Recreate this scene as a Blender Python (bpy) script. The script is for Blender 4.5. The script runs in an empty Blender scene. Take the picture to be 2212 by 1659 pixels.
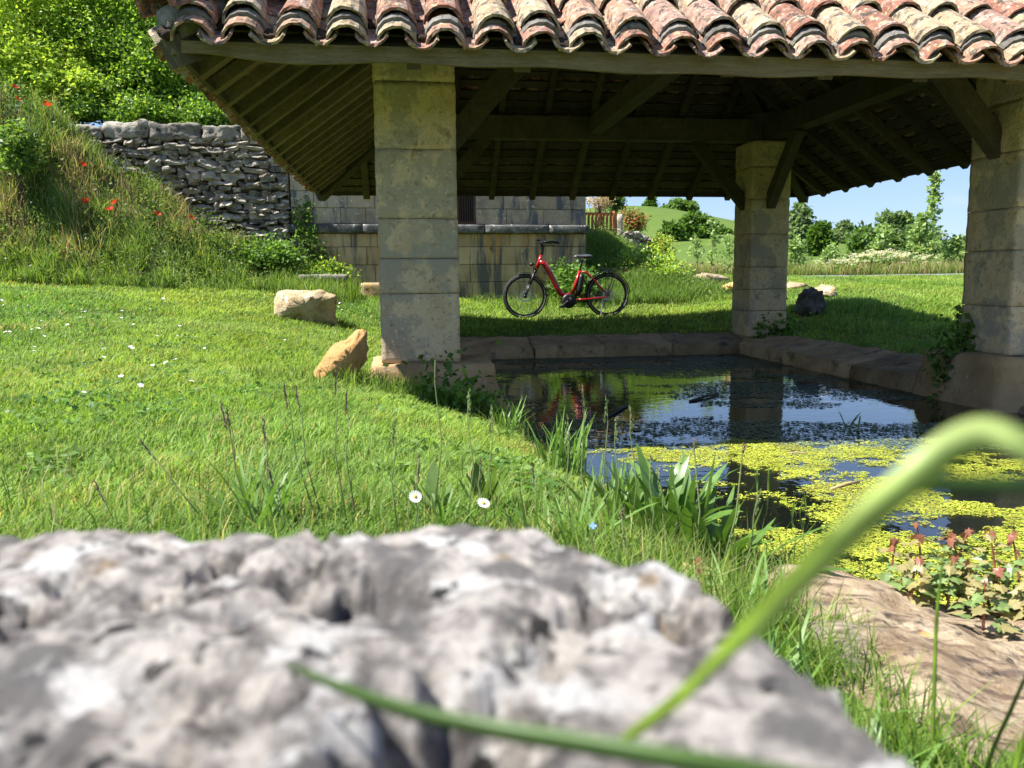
import bpy, bmesh, math, random
import numpy as np
from mathutils import Vector, Matrix, noise as mnoise

# ------------------------------------------------------------------ camera, world, sun, exposure
scene = bpy.context.scene
col = scene.collection
PITCH, ROLL, FPX, CAMZ = 0.132, 0.009, 1720.0, 0.8       # FPX: focal length for a 2212 px wide picture
cam_d = bpy.data.cameras.new('camera')
cam = bpy.data.objects.new('camera', cam_d)
col.objects.link(cam)
cam_d.sensor_width = 36.0
cam_d.lens = 36.0 * FPX / 2212.0
cam_d.clip_start, cam_d.clip_end = 0.02, 4000
cam.location = (0, 0, CAMZ)
cam.rotation_euler = (Matrix.Rotation(math.pi / 2 - PITCH, 3, 'X') @ Matrix.Rotation(-ROLL, 3, 'Z')).to_euler()
cam_d.dof.use_dof = True
cam_d.dof.focus_distance = 5.5
cam_d.dof.aperture_fstop = 9.0
scene.camera = cam

SUN = Vector((-0.66, -0.16, 1.0)).normalized()            # direction towards the sun
sun_el = math.asin(SUN.z)
sun_az = math.atan2(SUN.x, SUN.y)
world = bpy.data.worlds.new('World')
scene.world = world
world.use_nodes = True
wn = world.node_tree
wn.nodes.clear()
w_out = wn.nodes.new('ShaderNodeOutputWorld')
w_bg = wn.nodes.new('ShaderNodeBackground')
w_sky = wn.nodes.new('ShaderNodeTexSky')
w_sky.sky_type = 'NISHITA'
w_sky.sun_disc = False
w_sky.sun_elevation = sun_el
w_sky.sun_rotation = sun_az
w_sky.air_density = 1.0
w_sky.dust_density = 0.25
w_sky.ozone_density = 2.5
w_bg.inputs['Strength'].default_value = 0.12
# a few small fair-weather clouds everywhere in the sky
w_tc = wn.nodes.new('ShaderNodeTexCoord')
w_map = wn.nodes.new('ShaderNodeMapping')
w_map.inputs['Scale'].default_value = (1.0, 1.0, 3.2)
w_map.inputs['Location'].default_value = (0.35, 0.1, 0.0)
w_n = wn.nodes.new('ShaderNodeTexNoise')
w_n.inputs['Scale'].default_value = 3.6
w_n.inputs['Detail'].default_value = 7
w_n.inputs['Roughness'].default_value = 0.55
w_r = wn.nodes.new('ShaderNodeValToRGB')
w_r.color_ramp.elements[0].position = 0.60
w_r.color_ramp.elements[1].position = 0.80
w_r.color_ramp.elements[1].color = (0.75, 0.75, 0.75, 1)
w_mix = wn.nodes.new('ShaderNodeMix')
w_mix.data_type = 'RGBA'
w_mix.inputs[7].default_value = (3.0, 3.2, 3.7, 1)
wn.links.new(w_tc.outputs['Generated'], w_map.inputs['Vector'])
wn.links.new(w_map.outputs['Vector'], w_n.inputs['Vector'])
wn.links.new(w_n.outputs['Fac'], w_r.inputs['Fac'])
wn.links.new(w_r.outputs['Color'], w_mix.inputs[0])
w_tint = wn.nodes.new('ShaderNodeMix')
w_tint.data_type = 'RGBA'; w_tint.blend_type = 'MULTIPLY'; w_tint.inputs[0].default_value = 1.0
w_tint.inputs[7].default_value = (.73, .87, 1.16, 1)
w_gam = wn.nodes.new('ShaderNodeGamma')
w_gam.inputs['Gamma'].default_value = 0.62          # evens out the very bright horizon, all round
wn.links.new(w_sky.outputs['Color'], w_gam.inputs['Color'])
wn.links.new(w_gam.outputs['Color'], w_tint.inputs[6])
wn.links.new(w_tint.outputs[2], w_mix.inputs[6])
wn.links.new(w_mix.outputs[2], w_bg.inputs['Color'])
wn.links.new(w_bg.outputs['Background'], w_out.inputs['Surface'])

sun_d = bpy.data.lights.new('sun', 'SUN')
sun_d.energy = 5.0
sun_d.angle = math.radians(0.55)
sun_d.color = (1.0, 0.965, 0.90)
sun_o = bpy.data.objects.new('sun', sun_d)
sun_o.rotation_euler = (-SUN).to_track_quat('-Z', 'Y').to_euler()
col.objects.link(sun_o)

scene.view_settings.view_transform = 'Standard'
scene.view_settings.look = 'None'
scene.view_settings.exposure = 1.35
scene.view_settings.gamma = 1.0
scene.render.engine = 'CYCLES'
scene.cycles.use_denoising = True
scene.cycles.max_bounces = 8
scene.cycles.diffuse_bounces = 4
scene.cycles.transparent_max_bounces = 6
scene.cycles.sample_clamp_indirect = 8

# ------------------------------------------------------------------ helpers
rng = np.random.default_rng(11)
random.seed(5)


def at(px, py, Y):
    """world point at depth Y seen at (px, py) of the photograph scaled to 2212 x 1659"""
    x1, y1 = px - 1106.0, py - 829.5
    cr, sr = math.cos(ROLL), math.sin(ROLL)
    x, y = x1 * cr - y1 * sr, x1 * sr + y1 * cr
    a, b = x / FPX, -y / FPX
    c, s = math.cos(PITCH), math.sin(PITCH)
    dy, dz = c + b * s, -s + b * c
    k = Y / dy
    return Vector((a * k, Y, CAMZ + dz * k))


def onz(px, py, z):
    p = at(px, py, 1.0)
    k = (z - CAMZ) / (p.z - CAMZ)
    return Vector((p.x * k, k, z))


def link(o, parent=None):
    col.objects.link(o)
    if parent is not None:
        o.parent = parent
    return o


def tag(o, label=None, cat=None, group=None, kind=None):
    if label: o['label'] = label
    if cat: o['category'] = cat
    if group: o['group'] = group
    if kind: o['kind'] = kind
    return o


def thing(name, label, cat, loc=(0, 0, 0), rz=0.0, group=None):
    o = bpy.data.objects.new(name, None)
    o.empty_display_size = 0.1
    o.location = loc
    o.rotation_euler = (0, 0, rz)
    link(o)
    return tag(o, label, cat, group)


def mesh(name, V, F, smooth=False, cols=None):
    """V (n,3) array or list; F list of faces or (m,k) array"""
    me = bpy.data.meshes.new(name)
    V = np.asarray(V, dtype=np.float32)
    if isinstance(F, np.ndarray):
        m, k = F.shape
        me.vertices.add(len(V))
        me.vertices.foreach_set('co', V.ravel())
        me.loops.add(m * k)
        me.loops.foreach_set('vertex_index', F.astype(np.int32).ravel())
        me.polygons.add(m)
        me.polygons.foreach_set('loop_start', np.arange(0, m * k, k, dtype=np.int32))
        me.update(calc_edges=True)
    else:
        me.from_pydata([tuple(map(float, v)) for v in V], [], F)
        me.update()
    if smooth:
        me.polygons.foreach_set('use_smooth', np.ones(len(me.polygons), dtype=bool))
    if cols is not None:
        at_ = me.color_attributes.new('Col', 'FLOAT_COLOR', 'POINT')
        c4 = np.ones((len(V), 4), dtype=np.float32)
        c4[:, :3] = cols
        at_.data.foreach_set('color', c4.ravel())
    return me


def obj(name, me, mat=None, parent=None, loc=None, rot=None, scale=None):
    o = bpy.data.objects.new(name, me)
    if mat is not None and len(me.materials) == 0:
        me.materials.append(mat)
    if loc is not None: o.location = loc
    if rot is not None: o.rotation_euler = rot
    if scale is not None: o.scale = scale
    return link(o, parent)


class MB:
    def __init__(self):
        self.v, self.f = [], []

    def add(self, V, F):
        n = len(self.v)
        self.v.extend([tuple(p) for p in V])
        self.f.extend([tuple(i + n for i in f) for f in F])
        return self

    def tube(self, pts, r, n=8, cap=True):
        V, F = tube(pts, r, n, cap)
        return self.add(V, F)

    def box(self, a, b):
        V, F = box(a, b)
        return self.add(V, F)

    def build(self, name, mat, parent=None, smooth=False, **k):
        return obj(name, mesh(name, self.v, self.f, smooth), mat, parent, **k)


def box(a, b):
    x0, y0, z0 = a
    x1, y1, z1 = b
    V = [(x0, y0, z0), (x1, y0, z0), (x1, y1, z0), (x0, y1, z0), (x0, y0, z1), (x1, y0, z1), (x1, y1, z1), (x0, y1, z1)]
    F = [(0, 3, 2, 1), (4, 5, 6, 7), (0, 1, 5, 4), (1, 2, 6, 5), (2, 3, 7, 6), (3, 0, 4, 7)]
    return V, F


def tube(pts, r, n=8, cap=True):
    pts = [Vector(p) for p in pts]
    if not hasattr(r, '__len__'):
        r = [r] * len(pts)
    V, F = [], []
    up = None
    for i, p in enumerate(pts):
        t = (pts[min(i + 1, len(pts) - 1)] - pts[max(i - 1, 0)]).normalized()
        if up is None:
            up = t.orthogonal().normalized()
        else:
            up = (up - t * up.dot(t))
            up = up.normalized() if up.length > 1e-6 else t.orthogonal().normalized()
        w = t.cross(up)
        for k in range(n):
            a = 2 * math.pi * k / n
            V.append(p + (up * math.cos(a) + w * math.sin(a)) * r[i])
    for i in range(len(pts) - 1):
        for k in range(n):
            F.append((i * n + k, i * n + (k + 1) % n, (i + 1) * n + (k + 1) % n, (i + 1) * n + k))
    if cap:
        F.append(tuple(range(n - 1, -1, -1)))
        F.append(tuple((len(pts) - 1) * n + k for k in range(n)))
    return V, F


def beam(p, q, w, h, up=(0, 0, 1), taper=1.0):
    """rectangular timber from p to q (centre lines)"""
    p, q = Vector(p), Vector(q)
    t = (q - p).normalized()
    s = t.cross(Vector(up)).normalized()
    u = s.cross(t)
    V = []
    for c, k in ((p, 1.0), (q, taper)):
        for a, b in ((-1, -1), (1, -1), (1, 1), (-1, 1)):
            V.append(c + s * (a * w / 2 * k) + u * (b * h / 2 * k))
    return V, [(0, 1, 2, 3), (7, 6, 5, 4), (0, 4, 5, 1), (1, 5, 6, 2), (2, 6, 7, 3), (3, 7, 4, 0)]


_bg = {}


def box_grid(nx, ny, nz):
    key = (nx, ny, nz)
    if key in _bg:
        return _bg[key]
    idx, V, F = {}, [], []

    def vid(i, j, k):
        t = (i, j, k)
        if t not in idx:
            idx[t] = len(V)
            V.append((i / nx - .5, j / ny - .5, k / nz - .5))
        return idx[t]
    for i in range(nx):
        for j in range(ny):
            for k, fl in ((0, 1), (nz, 0)):
                q = [vid(i, j, k), vid(i + 1, j, k), vid(i + 1, j + 1, k), vid(i, j + 1, k)]
                F.append(tuple(q[::-1] if fl else q))
    for i in range(nx):
        for k in range(nz):
            for j, fl in ((0, 0), (ny, 1)):
                q = [vid(i, j, k), vid(i + 1, j, k), vid(i + 1, j, k + 1), vid(i, j, k + 1)]
                F.append(tuple(q[::-1] if fl else q))
    for j in range(ny):
        for k in range(nz):
            for i, fl in ((0, 1), (nx, 0)):
                q = [vid(i, j, k), vid(i, j + 1, k), vid(i, j + 1, k + 1), vid(i, j, k + 1)]
                F.append(tuple(q[::-1] if fl else q))
    _bg[key] = (np.array(V), F)
    return _bg[key]


def stone_block(dims, seg, r=.02, amp=.008, freq=6., seed=0, shape=None, facet=0.0):
    """rounded, roughened stone; dims full size, centred on its middle"""
    V0, F = box_grid(*seg)
    d = np.array(dims)
    V = V0 * d
    out = []
    h = d / 2
    rr = min(r, *(h * .98))
    off = Vector((seed * 7.13, seed * 3.7, seed * 1.9))
    for p in V:
        inner = np.clip(p, -(h - rr), h - rr)
        n = p - inner
        L = np.linalg.norm(n)
        n = n / L if L > 1e-9 else p / (np.linalg.norm(p) + 1e-9)
        q = inner + n * rr if L > 1e-9 else p
        w = Vector(q) * freq + off
        k = mnoise.noise(w) * .6 + mnoise.noise(w * 2.3) * .3 + mnoise.noise(w * 5.1) * .18
        if facet:
            k += facet * (mnoise.cell(w * .9) - .5)
        q = q + n * (k * amp)
        if shape:
            q = np.array(shape(q))
        out.append(q)
    return np.array(out), F


def outline_rock(poly, depth, seed=0, amp=.02, freq=5., rings=17, sub=7):
    """a rock whose silhouette in x-z is poly; rounded along y"""
    pts = []
    for i, a in enumerate(poly):
        b = poly[(i + 1) % len(poly)]
        for k in range(sub):
            t = k / sub
            pts.append((a[0] + (b[0] - a[0]) * t, a[1] + (b[1] - a[1]) * t))
    c = np.mean(np.array(pts), axis=0)
    n = len(pts)
    V, F = [], []
    off = Vector((seed * 5.3, seed * 2.1, seed))
    for i in range(rings):
        t = -1 + 2 * i / (rings - 1)
        s = max(.30, (1 - abs(t) ** 3.5)) ** .5
        for x, z in pts:
            p = Vector((c[0] + (x - c[0]) * s, t * depth / 2, c[1] + (z - c[1]) * s))
            w = p * freq + off
            dd = (p - Vector((c[0], 0, c[1]))).normalized()
            k = mnoise.noise(w) * .6 + mnoise.noise(w * 2.2) * .45 + mnoise.noise(w * 5) * .3 + mnoise.noise(w * 11) * .18 + .9 * (mnoise.voronoi(w * .7)[0][1] - mnoise.voronoi(w * .7)[0][0]) - .3
            V.append(p + dd * k * amp)
    for i in range(rings - 1):
        for k in range(n):
            F.append((i * n + k, i * n + (k + 1) % n, (i + 1) * n + (k + 1) % n, (i + 1) * n + k))
    for base, fl in ((0, 0), ((rings - 1) * n, 1)):
        ci = len(V)
        m = Vector((0, 0, 0))
        for k in range(n):
            m += Vector(V[base + k])
        V.append(m / n)
        for k in range(n):
            f = (ci, base + (k + 1) % n, base + k)
            F.append(f[::-1] if fl else f)
    return V, F


# ------------------------------------------------------------------ materials
def new_mat(name):
    m = bpy.data.materials.new(name)
    m.use_nodes = True
    nt = m.node_tree
    bs = nt.nodes['Principled BSDF']
    return m, nt, bs


def pos_vec(nt, rnd=True, stretch=None, local=False):
    if local:
        g = nt.nodes.new('ShaderNodeTexCoord').outputs['Object']
    else:
        g = nt.nodes.new('ShaderNodeNewGeometry').outputs['Position']
    v = g
    if rnd:
        oi = nt.nodes.new('ShaderNodeObjectInfo')
        mu = nt.nodes.new('ShaderNodeMath'); mu.operation = 'MULTIPLY'; mu.inputs[1].default_value = 43.0
        nt.links.new(oi.outputs['Random'], mu.inputs[0])
        ad = nt.nodes.new('ShaderNodeVectorMath'); ad.operation = 'ADD'
        nt.links.new(v, ad.inputs[0]); nt.links.new(mu.outputs[0], ad.inputs[1])
        v = ad.outputs[0]
    if stretch:
        mp = nt.nodes.new('ShaderNodeMapping'); mp.inputs['Scale'].default_value = stretch
        nt.links.new(v, mp.inputs['Vector']); v = mp.outputs['Vector']
    return v


def noise_node(nt, vec, scale, detail=6, rough=.6, dist=0.):
    n = nt.nodes.new('ShaderNodeTexNoise')
    n.inputs['Scale'].default_value = scale
    n.inputs['Detail'].default_value = detail
    n.inputs['Roughness'].default_value = rough
    n.inputs['Distortion'].default_value = dist
    nt.links.new(vec, n.inputs['Vector'])
    return n.outputs['Fac']


def ramp(nt, fac, stops, interp='LINEAR'):
    r = nt.nodes.new('ShaderNodeValToRGB')
    r.color_ramp.interpolation = interp
    e = r.color_ramp.elements
    while len(e) < len(stops):
        e.new(.5)
    for i, (p, c) in enumerate(stops):
        e[i].position = p
        e[i].color = (c, c, c, 1) if not hasattr(c, '__len__') else (*c, 1)
    nt.links.new(fac, r.inputs['Fac'])
    return r.outputs['Color']


def mix(nt, fac, a, b, blend='MIX'):
    m = nt.nodes.new('ShaderNodeMix')
    m.data_type = 'RGBA'; m.blend_type = blend
    for i, s in ((0, fac), (6, a), (7, b)):
        if hasattr(s, 'is_linked'):
            nt.links.new(s, m.inputs[i])
        elif i == 0:
            m.inputs[0].default_value = s
        else:
            m.inputs[i].default_value = (*s, 1)
    return m.outputs[2]


def bump(nt, bs, height, strength=.5, dist=.01):
    b = nt.nodes.new('ShaderNodeBump')
    b.inputs['Strength'].default_value = strength
    b.inputs['Distance'].default_value = dist
    nt.links.new(height, b.inputs['Height'])
    nt.links.new(b.outputs['Normal'], bs.inputs['Normal'])


def stone_mat(name, stops, scale=3., layers=(), bump_d=.01, bump_scale=14., rough=.9, rnd=True, stretch=None, vary=.25):
    """stops: base ramp; layers: (colour, scale, lo, hi[, stretch]) lichen, stain and mortar patches"""
    m, nt, bs = new_mat(name)
    v = pos_vec(nt, rnd)
    c = ramp(nt, noise_node(nt, pos_vec(nt, rnd, stretch), scale, 8, .65), stops)
    for L in layers:
        vv = pos_vec(nt, rnd, L[4]) if len(L) > 4 else v
        f = ramp(nt, noise_node(nt, vv, L[1], 7, .62), [(L[2], 0.), (L[3], 1.)])
        c = mix(nt, f, c, L[0])
    if vary:
        oi = nt.nodes.new('ShaderNodeObjectInfo')
        br = nt.nodes.new('ShaderNodeMapRange')
        br.inputs['To Min'].default_value = 1 - vary; br.inputs['To Max'].default_value = 1 + vary
        nt.links.new(oi.outputs['Random'], br.inputs['Value'])
        c = mix(nt, 1.0, c, br.outputs[0], 'MULTIPLY')
    nt.links.new(c, bs.inputs['Base Color'])
    bs.inputs['Roughness'].default_value = rough
    bs.inputs['Specular IOR Level'].default_value = .25
    bump(nt, bs, noise_node(nt, v, bump_scale, 10, .72), 1., bump_d * 2.2)
    return m


def plain_mat(name, c, rough=.5, metal=0., spec=.5, coat=0.):
    m, nt, bs = new_mat(name)
    f = noise_node(nt, pos_vec(nt, False), 25., 4)
    k = ramp(nt, f, [(.3, tuple(x * .82 for x in c)), (.7, tuple(min(1, x * 1.12) for x in c))])
    nt.links.new(k, bs.inputs['Base Color'])
    bs.inputs['Roughness'].default_value = rough
    bs.inputs['Metallic'].default_value = metal
    bs.inputs['Specular IOR Level'].default_value = spec
    bs.inputs['Coat Weight'].default_value = coat
    return m


def leaf_mat(name, tint=(1, 1, 1), trans=.45, rough=.5, spec=.3, attr=True, base=(.07, .13, .02)):
    """leaves and blades: colour attribute times tint, light passes through"""
    m, nt, bs = new_mat(name)
    if attr:
        a = nt.nodes.new('ShaderNodeAttribute'); a.attribute_name = 'Col'
        c = mix(nt, 1., a.outputs['Color'], tint, 'MULTIPLY')
    else:
        f = noise_node(nt, pos_vec(nt, True), 30., 3)
        c = ramp(nt, f, [(.3, tuple(x * .75 for x in base)), (.7, tuple(x * 1.25 for x in base))])
    nt.links.new(c, bs.inputs['Base Color'])
    bs.inputs['Roughness'].default_value = rough
    bs.inputs['Specular IOR Level'].default_value = spec
    tr = nt.nodes.new('ShaderNodeBsdfTranslucent')
    tc = mix(nt, 1., c, (1.25, 1.3, .65), 'MULTIPLY')
    nt.links.new(tc, tr.inputs['Color'])
    ms = nt.nodes.new('ShaderNodeMixShader')
    ms.inputs[0].default_value = trans
    nt.links.new(bs.outputs[0], ms.inputs[1]); nt.links.new(tr.outputs[0], ms.inputs[2])
    nt.links.new(ms.outputs[0], nt.nodes['Material Output'].inputs['Surface'])
    return m


def wood_mat(name, a, b, c, stretch=None):
    m, nt, bs = new_mat(name)
    v = pos_vec(nt, True, None, True)
    v2 = pos_vec(nt, True, stretch, False)
    n1 = noise_node(nt, v2, 5., 8, .7, 1.2)
    n2 = noise_node(nt, v2, 38., 6, .7)
    k = mix(nt, .45, ramp(nt, n1, [(.3, a), (.5, b), (.72, c)]), ramp(nt, n2, [(.3, a), (.7, c)]))
    oi = nt.nodes.new('ShaderNodeObjectInfo')
    br = nt.nodes.new('ShaderNodeMapRange')
    br.inputs['To Min'].default_value = .7; br.inputs['To Max'].default_value = 1.3
    nt.links.new(oi.outputs['Random'], br.inputs['Value'])
    k = mix(nt, 1., k, br.outputs[0], 'MULTIPLY')
    nt.links.new(k, bs.inputs['Base Color'])
    bs.inputs['Roughness'].default_value = .85
    bs.inputs['Specular IOR Level'].default_value = .2
    bump(nt, bs, n2, .6, .006)
    return m


M = {}
M['pillar'] = stone_mat('weathered_limestone', [(.28, (.50, .35, .19)), (.5, (.70, .54, .33)), (.72, (.78, .64, .44))], 2.6,
                        [((.46, .375, .26), 2.6, .50, .545), ((.58, .53, .38), 8., .60, .68), ((.32, .25, .15), 26., .56, .70), ((.74, .69, .52), 38., .60, .70), ((.20, .16, .10), 10., .61, .71), ((.50, .33, .17), 5., .62, .72), ((.42, .36, .27), 1.6, .56, .62)],
                        .012, 22., rnd=False, vary=.05)
M['kerb'] = stone_mat('kerb_limestone', [(.3, (.24, .15, .075)), (.55, (.44, .295, .155)), (.75, (.56, .40, .23))], 3.,
                      [((.12, .10, .07), 5., .55, .68), ((.35, .33, .27), 11., .62, .7)], .012, 18.)
M['plinth'] = stone_mat('plinth_sandstone', [(.3, (.30, .19, .09)), (.55, (.42, .28, .14)), (.75, (.48, .36, .21))], 3.,
                        [((.16, .13, .09), 4., .58, .7), ((.45, .42, .34), 10., .64, .72)], .012, 18.)
M['orange'] = stone_mat('ochre_sandstone', [(.3, (.42, .22, .075)), (.55, (.58, .33, .13)), (.75, (.66, .42, .20))], 4.,
                        [((.25, .13, .05), 16., .62, .72)], .012, 30.)
M['boulder'] = stone_mat('lichen_boulder', [(.3, (.26, .18, .09)), (.5, (.38, .29, .17)), (.7, (.46, .38, .26))], 5.,
                         [((.50, .46, .39), 9., .56, .66), ((.07, .06, .05), 10., .63, .72), ((.50, .31, .09), 7., .64, .74)], .015, 18.)
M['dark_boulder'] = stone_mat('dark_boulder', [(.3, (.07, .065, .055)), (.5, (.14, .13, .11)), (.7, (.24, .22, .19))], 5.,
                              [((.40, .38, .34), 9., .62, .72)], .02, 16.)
M['slab'] = stone_mat('ochre_slab', [(.30, (.15, .09, .045)), (.48, (.36, .265, .165)), (.68, (.54, .44, .30))], 9.,
                      [((.15, .10, .07), 9., .50, .62, (1, 3.5, 1)), ((.22, .20, .17), 3., .52, .66), ((.62, .34, .08), 9., .64, .72), ((.46, .38, .27), 13., .60, .7), ((.06, .045, .035), 22., .54, .66)], .008, 42.)
M['white_stone'] = stone_mat('lichened_limestone', [(.36, (.12, .108, .098)), (.45, (.30, .268, .245)), (.53, (.56, .505, .455)), (.64, (.74, .67, .60))], 56.,
                             [((.20, .185, .175), 17., .51, .60), ((.74, .71, .67), 26., .54, .60), ((.40, .29, .17), 30., .65, .71), ((.035, .032, .03), 38., .60, .64), ((.17, .16, .155), 120., .57, .66)], .006, 90., rnd=False, vary=0)
M['drystone'] = stone_mat('grey_wall_stone', [(.3, (.15, .13, .105)), (.5, (.33, .295, .24)), (.72, (.54, .49, .40))], 6.,
                          [((.56, .54, .48), 13., .6, .68), ((.05, .048, .04), 8., .6, .7), ((.36, .25, .12), 5., .66, .76)], .02, 20., vary=.35)
M['capstone'] = stone_mat('pale_capstone', [(.3, (.22, .20, .16)), (.55, (.34, .31, .25)), (.75, (.42, .39, .32))], 4.,
                          [((.46, .28, .09), 5., .60, .70), ((.05, .045, .04), 5., .53, .63)], .02, 18.)
M['ashlar'] = stone_mat('grey_streaked_ashlar', [(.28, (.23, .20, .15)), (.5, (.40, .34, .24)), (.72, (.52, .41, .26))], 3.,
                        [((.135, .14, .15), 3.2, .52, .62, (1.6, 1.6, .35)), ((.46, .30, .13), 3.0, .60, .70, (2, 2, .6)), ((.62, .60, .54), 17., .60, .655)], .01, 22., vary=.16)
M['ashlar_low'] = stone_mat('ochre_streaked_ashlar', [(.28, (.34, .24, .12)), (.5, (.50, .37, .19)), (.72, (.58, .46, .28))], 2.,
                            [((.15, .135, .12), 3.2, .49, .60, (1.7, 1.7, .18)), ((.52, .31, .11), 3.6, .54, .64, (1.8, 1.8, .25)), ((.05, .045, .04), 5., .63, .70), ((.48, .46, .41), 14., .66, .70)], .01, 22., rnd=False, vary=.12)
M['ledge'] = stone_mat('black_lichen_ledge', [(.3, (.05, .05, .05)), (.5, (.13, .13, .125)), (.7, (.30, .29, .26))], 5.,
                       [((.55, .53, .48), 16., .60, .66)], .01, 20.)
M['mortar'] = stone_mat('grey_mortar', [(.3, (.13, .115, .095)), (.6, (.25, .23, .20)), (.8, (.36, .34, .30))], 9., [((.05, .045, .035), 12., .58, .68)], .01, 40.)
M['joint'] = stone_mat('dark_joint', [(.3, (.07, .06, .045)), (.7, (.16, .135, .10))], 8., [], .01, 30., vary=0)
M['wood'] = wood_mat('old_grey_timber', (.035, .028, .018), (.068, .057, .037), (.115, .098, .066))
M['fascia'] = wood_mat('pale_weathered_timber', (.08, .056, .027), (.17, .127, .063), (.28, .22, .12), (.7, .7, 9.))
M['left_wood'] = wood_mat('lit_rafter_timber', (.09, .072, .042), (.16, .13, .078), (.24, .20, .125))  # paler copy of the roof timber, brighter left underside put into its colour
M['gate_wood'] = wood_mat('orange_stained_timber', (.25, .09, .03), (.36, .145, .05), (.44, .20, .08))


def tile_mat():
    m, nt, bs = new_mat('lichened_clay_tile')
    oi = nt.nodes.new('ShaderNodeObjectInfo')
    ge = nt.nodes.new('ShaderNodeNewGeometry')
    ad = nt.nodes.new('ShaderNodeMath'); ad.operation = 'ADD'
    fr = nt.nodes.new('ShaderNodeMath'); fr.operation = 'FRACT'
    nt.links.new(oi.outputs['Random'], ad.inputs[0]); nt.links.new(ge.outputs['Random Per Island'], ad.inputs[1])
    nt.links.new(ad.outputs[0], fr.inputs[0])
    base = ramp(nt, fr.outputs[0], [(0., (.27, .12, .08)), (.16, (.33, .19, .13)), (.32, (.29, .15, .11)), (.46, (.34, .26, .17)), (.60, (.30, .18, .14)),
                                    (.72, (.32, .24, .15)), (.84, (.23, .11, .075)), (1., (.28, .19, .13))], 'CONSTANT')
    mu = nt.nodes.new('ShaderNodeMath'); mu.operation = 'MULTIPLY'; mu.inputs[1].default_value = 71.
    nt.links.new(fr.outputs[0], mu.inputs[0])
    av = nt.nodes.new('ShaderNodeVectorMath'); av.operation = 'ADD'
    nt.links.new(ge.outputs['Position'], av.inputs[0]); nt.links.new(mu.outputs[0], av.inputs[1])
    v = av.outputs[0]
    tone = ramp(nt, noise_node(nt, v, 14., 6, .65), [(.3, .6), (.7, 1.25)])
    c = mix(nt, 1., base, tone, 'MULTIPLY')
    for colr, sc, lo, hi in (((.34, .30, .245), 15., .53, .61), ((.42, .37, .19), 22., .57, .64), ((.50, .26, .09), 26., .63, .69), ((.05, .045, .04), 19., .53, .61), ((.55, .52, .47), 44., .61, .68), ((.06, .055, .05), 55., .60, .68)):
        c = mix(nt, ramp(nt, noise_node(nt, v, sc, 8, .66), [(lo, 0.), (hi, .92)]), c, colr)
    nt.links.new(c, bs.inputs['Base Color'])
    bs.inputs['Roughness'].default_value = .92
    bs.inputs['Specular IOR Level'].default_value = .2
    bump(nt, bs, noise_node(nt, v, 55., 8, .7), .8, .006)
    return m


M['tile'] = tile_mat()
M['grass'] = leaf_mat('grass_blades', (1.75, 1.55, 1.6), .5, .55, .22)
M['leaf'] = leaf_mat('tree_leaves', (1.85, 1.7, 1.7), .46, .5, .3)
M['broadleaf'] = leaf_mat('broad_leaves', (1, 1, 1), .35, .38, .45)
M['bark'] = stone_mat('bark', [(.3, (.05, .04, .03)), (.6, (.12, .10, .075)), (.8, (.20, .17, .13))], 6., [], .02, 25., stretch=(3, 3, .6))

# ------------------------------------------------------------------ layout of the wash-house
ANG, P0 = 0.13, np.array([-0.904, 5.5])
S_A, S_B, PW, OV = 4.766, 4.74, 0.546, 1.025        # pillar pitch along / across, pillar width, eave overhang
U = np.array([math.cos(ANG), math.sin(ANG)])
Vv = np.array([-math.sin(ANG), math.cos(ANG)])


def W(a, b):
    return P0 + a * U + b * Vv


WATER_Z = -0.23
pool = [W(.66, 4.58), W(4.58, 4.58), W(4.60, .4), W(4.55, -.3), (4.3, 3.6), (4.1, 2.2), (2.6, 1.98), (1.6, 1.98), (.95, 2.15), (.60, 2.7), (.36, 3.5), (.18, 4.3), (.0, 5.0),
        W(1.05, -.05), W(.86, .5), W(.68, 1.0)]
pool = np.array([tuple(p) for p in pool])


def sdist(x, y, poly):
    """signed distance to a polygon, negative inside"""
    x = np.asarray(x, float); y = np.asarray(y, float)
    d = np.full(x.shape, 1e9)
    inside = np.zeros(x.shape, bool)
    n = len(poly)
    for i in range(n):
        ax, ay = poly[i]; bx, by = poly[(i + 1) % n]
        ex, ey = bx - ax, by - ay
        t = np.clip(((x - ax) * ex + (y - ay) * ey) / (ex * ex + ey * ey), 0, 1)
        d = np.minimum(d, np.hypot(x - ax - t * ex, y - ay - t * ey))
        c = ((ay > y) != (by > y)) & (x < (bx - ax) * (y - ay) / (by - ay + 1e-12) + ax)
        inside ^= c
    return np.where(inside, -d, d)


def smooth(a, b, x):
    t = np.clip((np.asarray(x, float) - a) / (b - a), 0, 1)
    return t * t * (3 - 2 * t)


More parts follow.
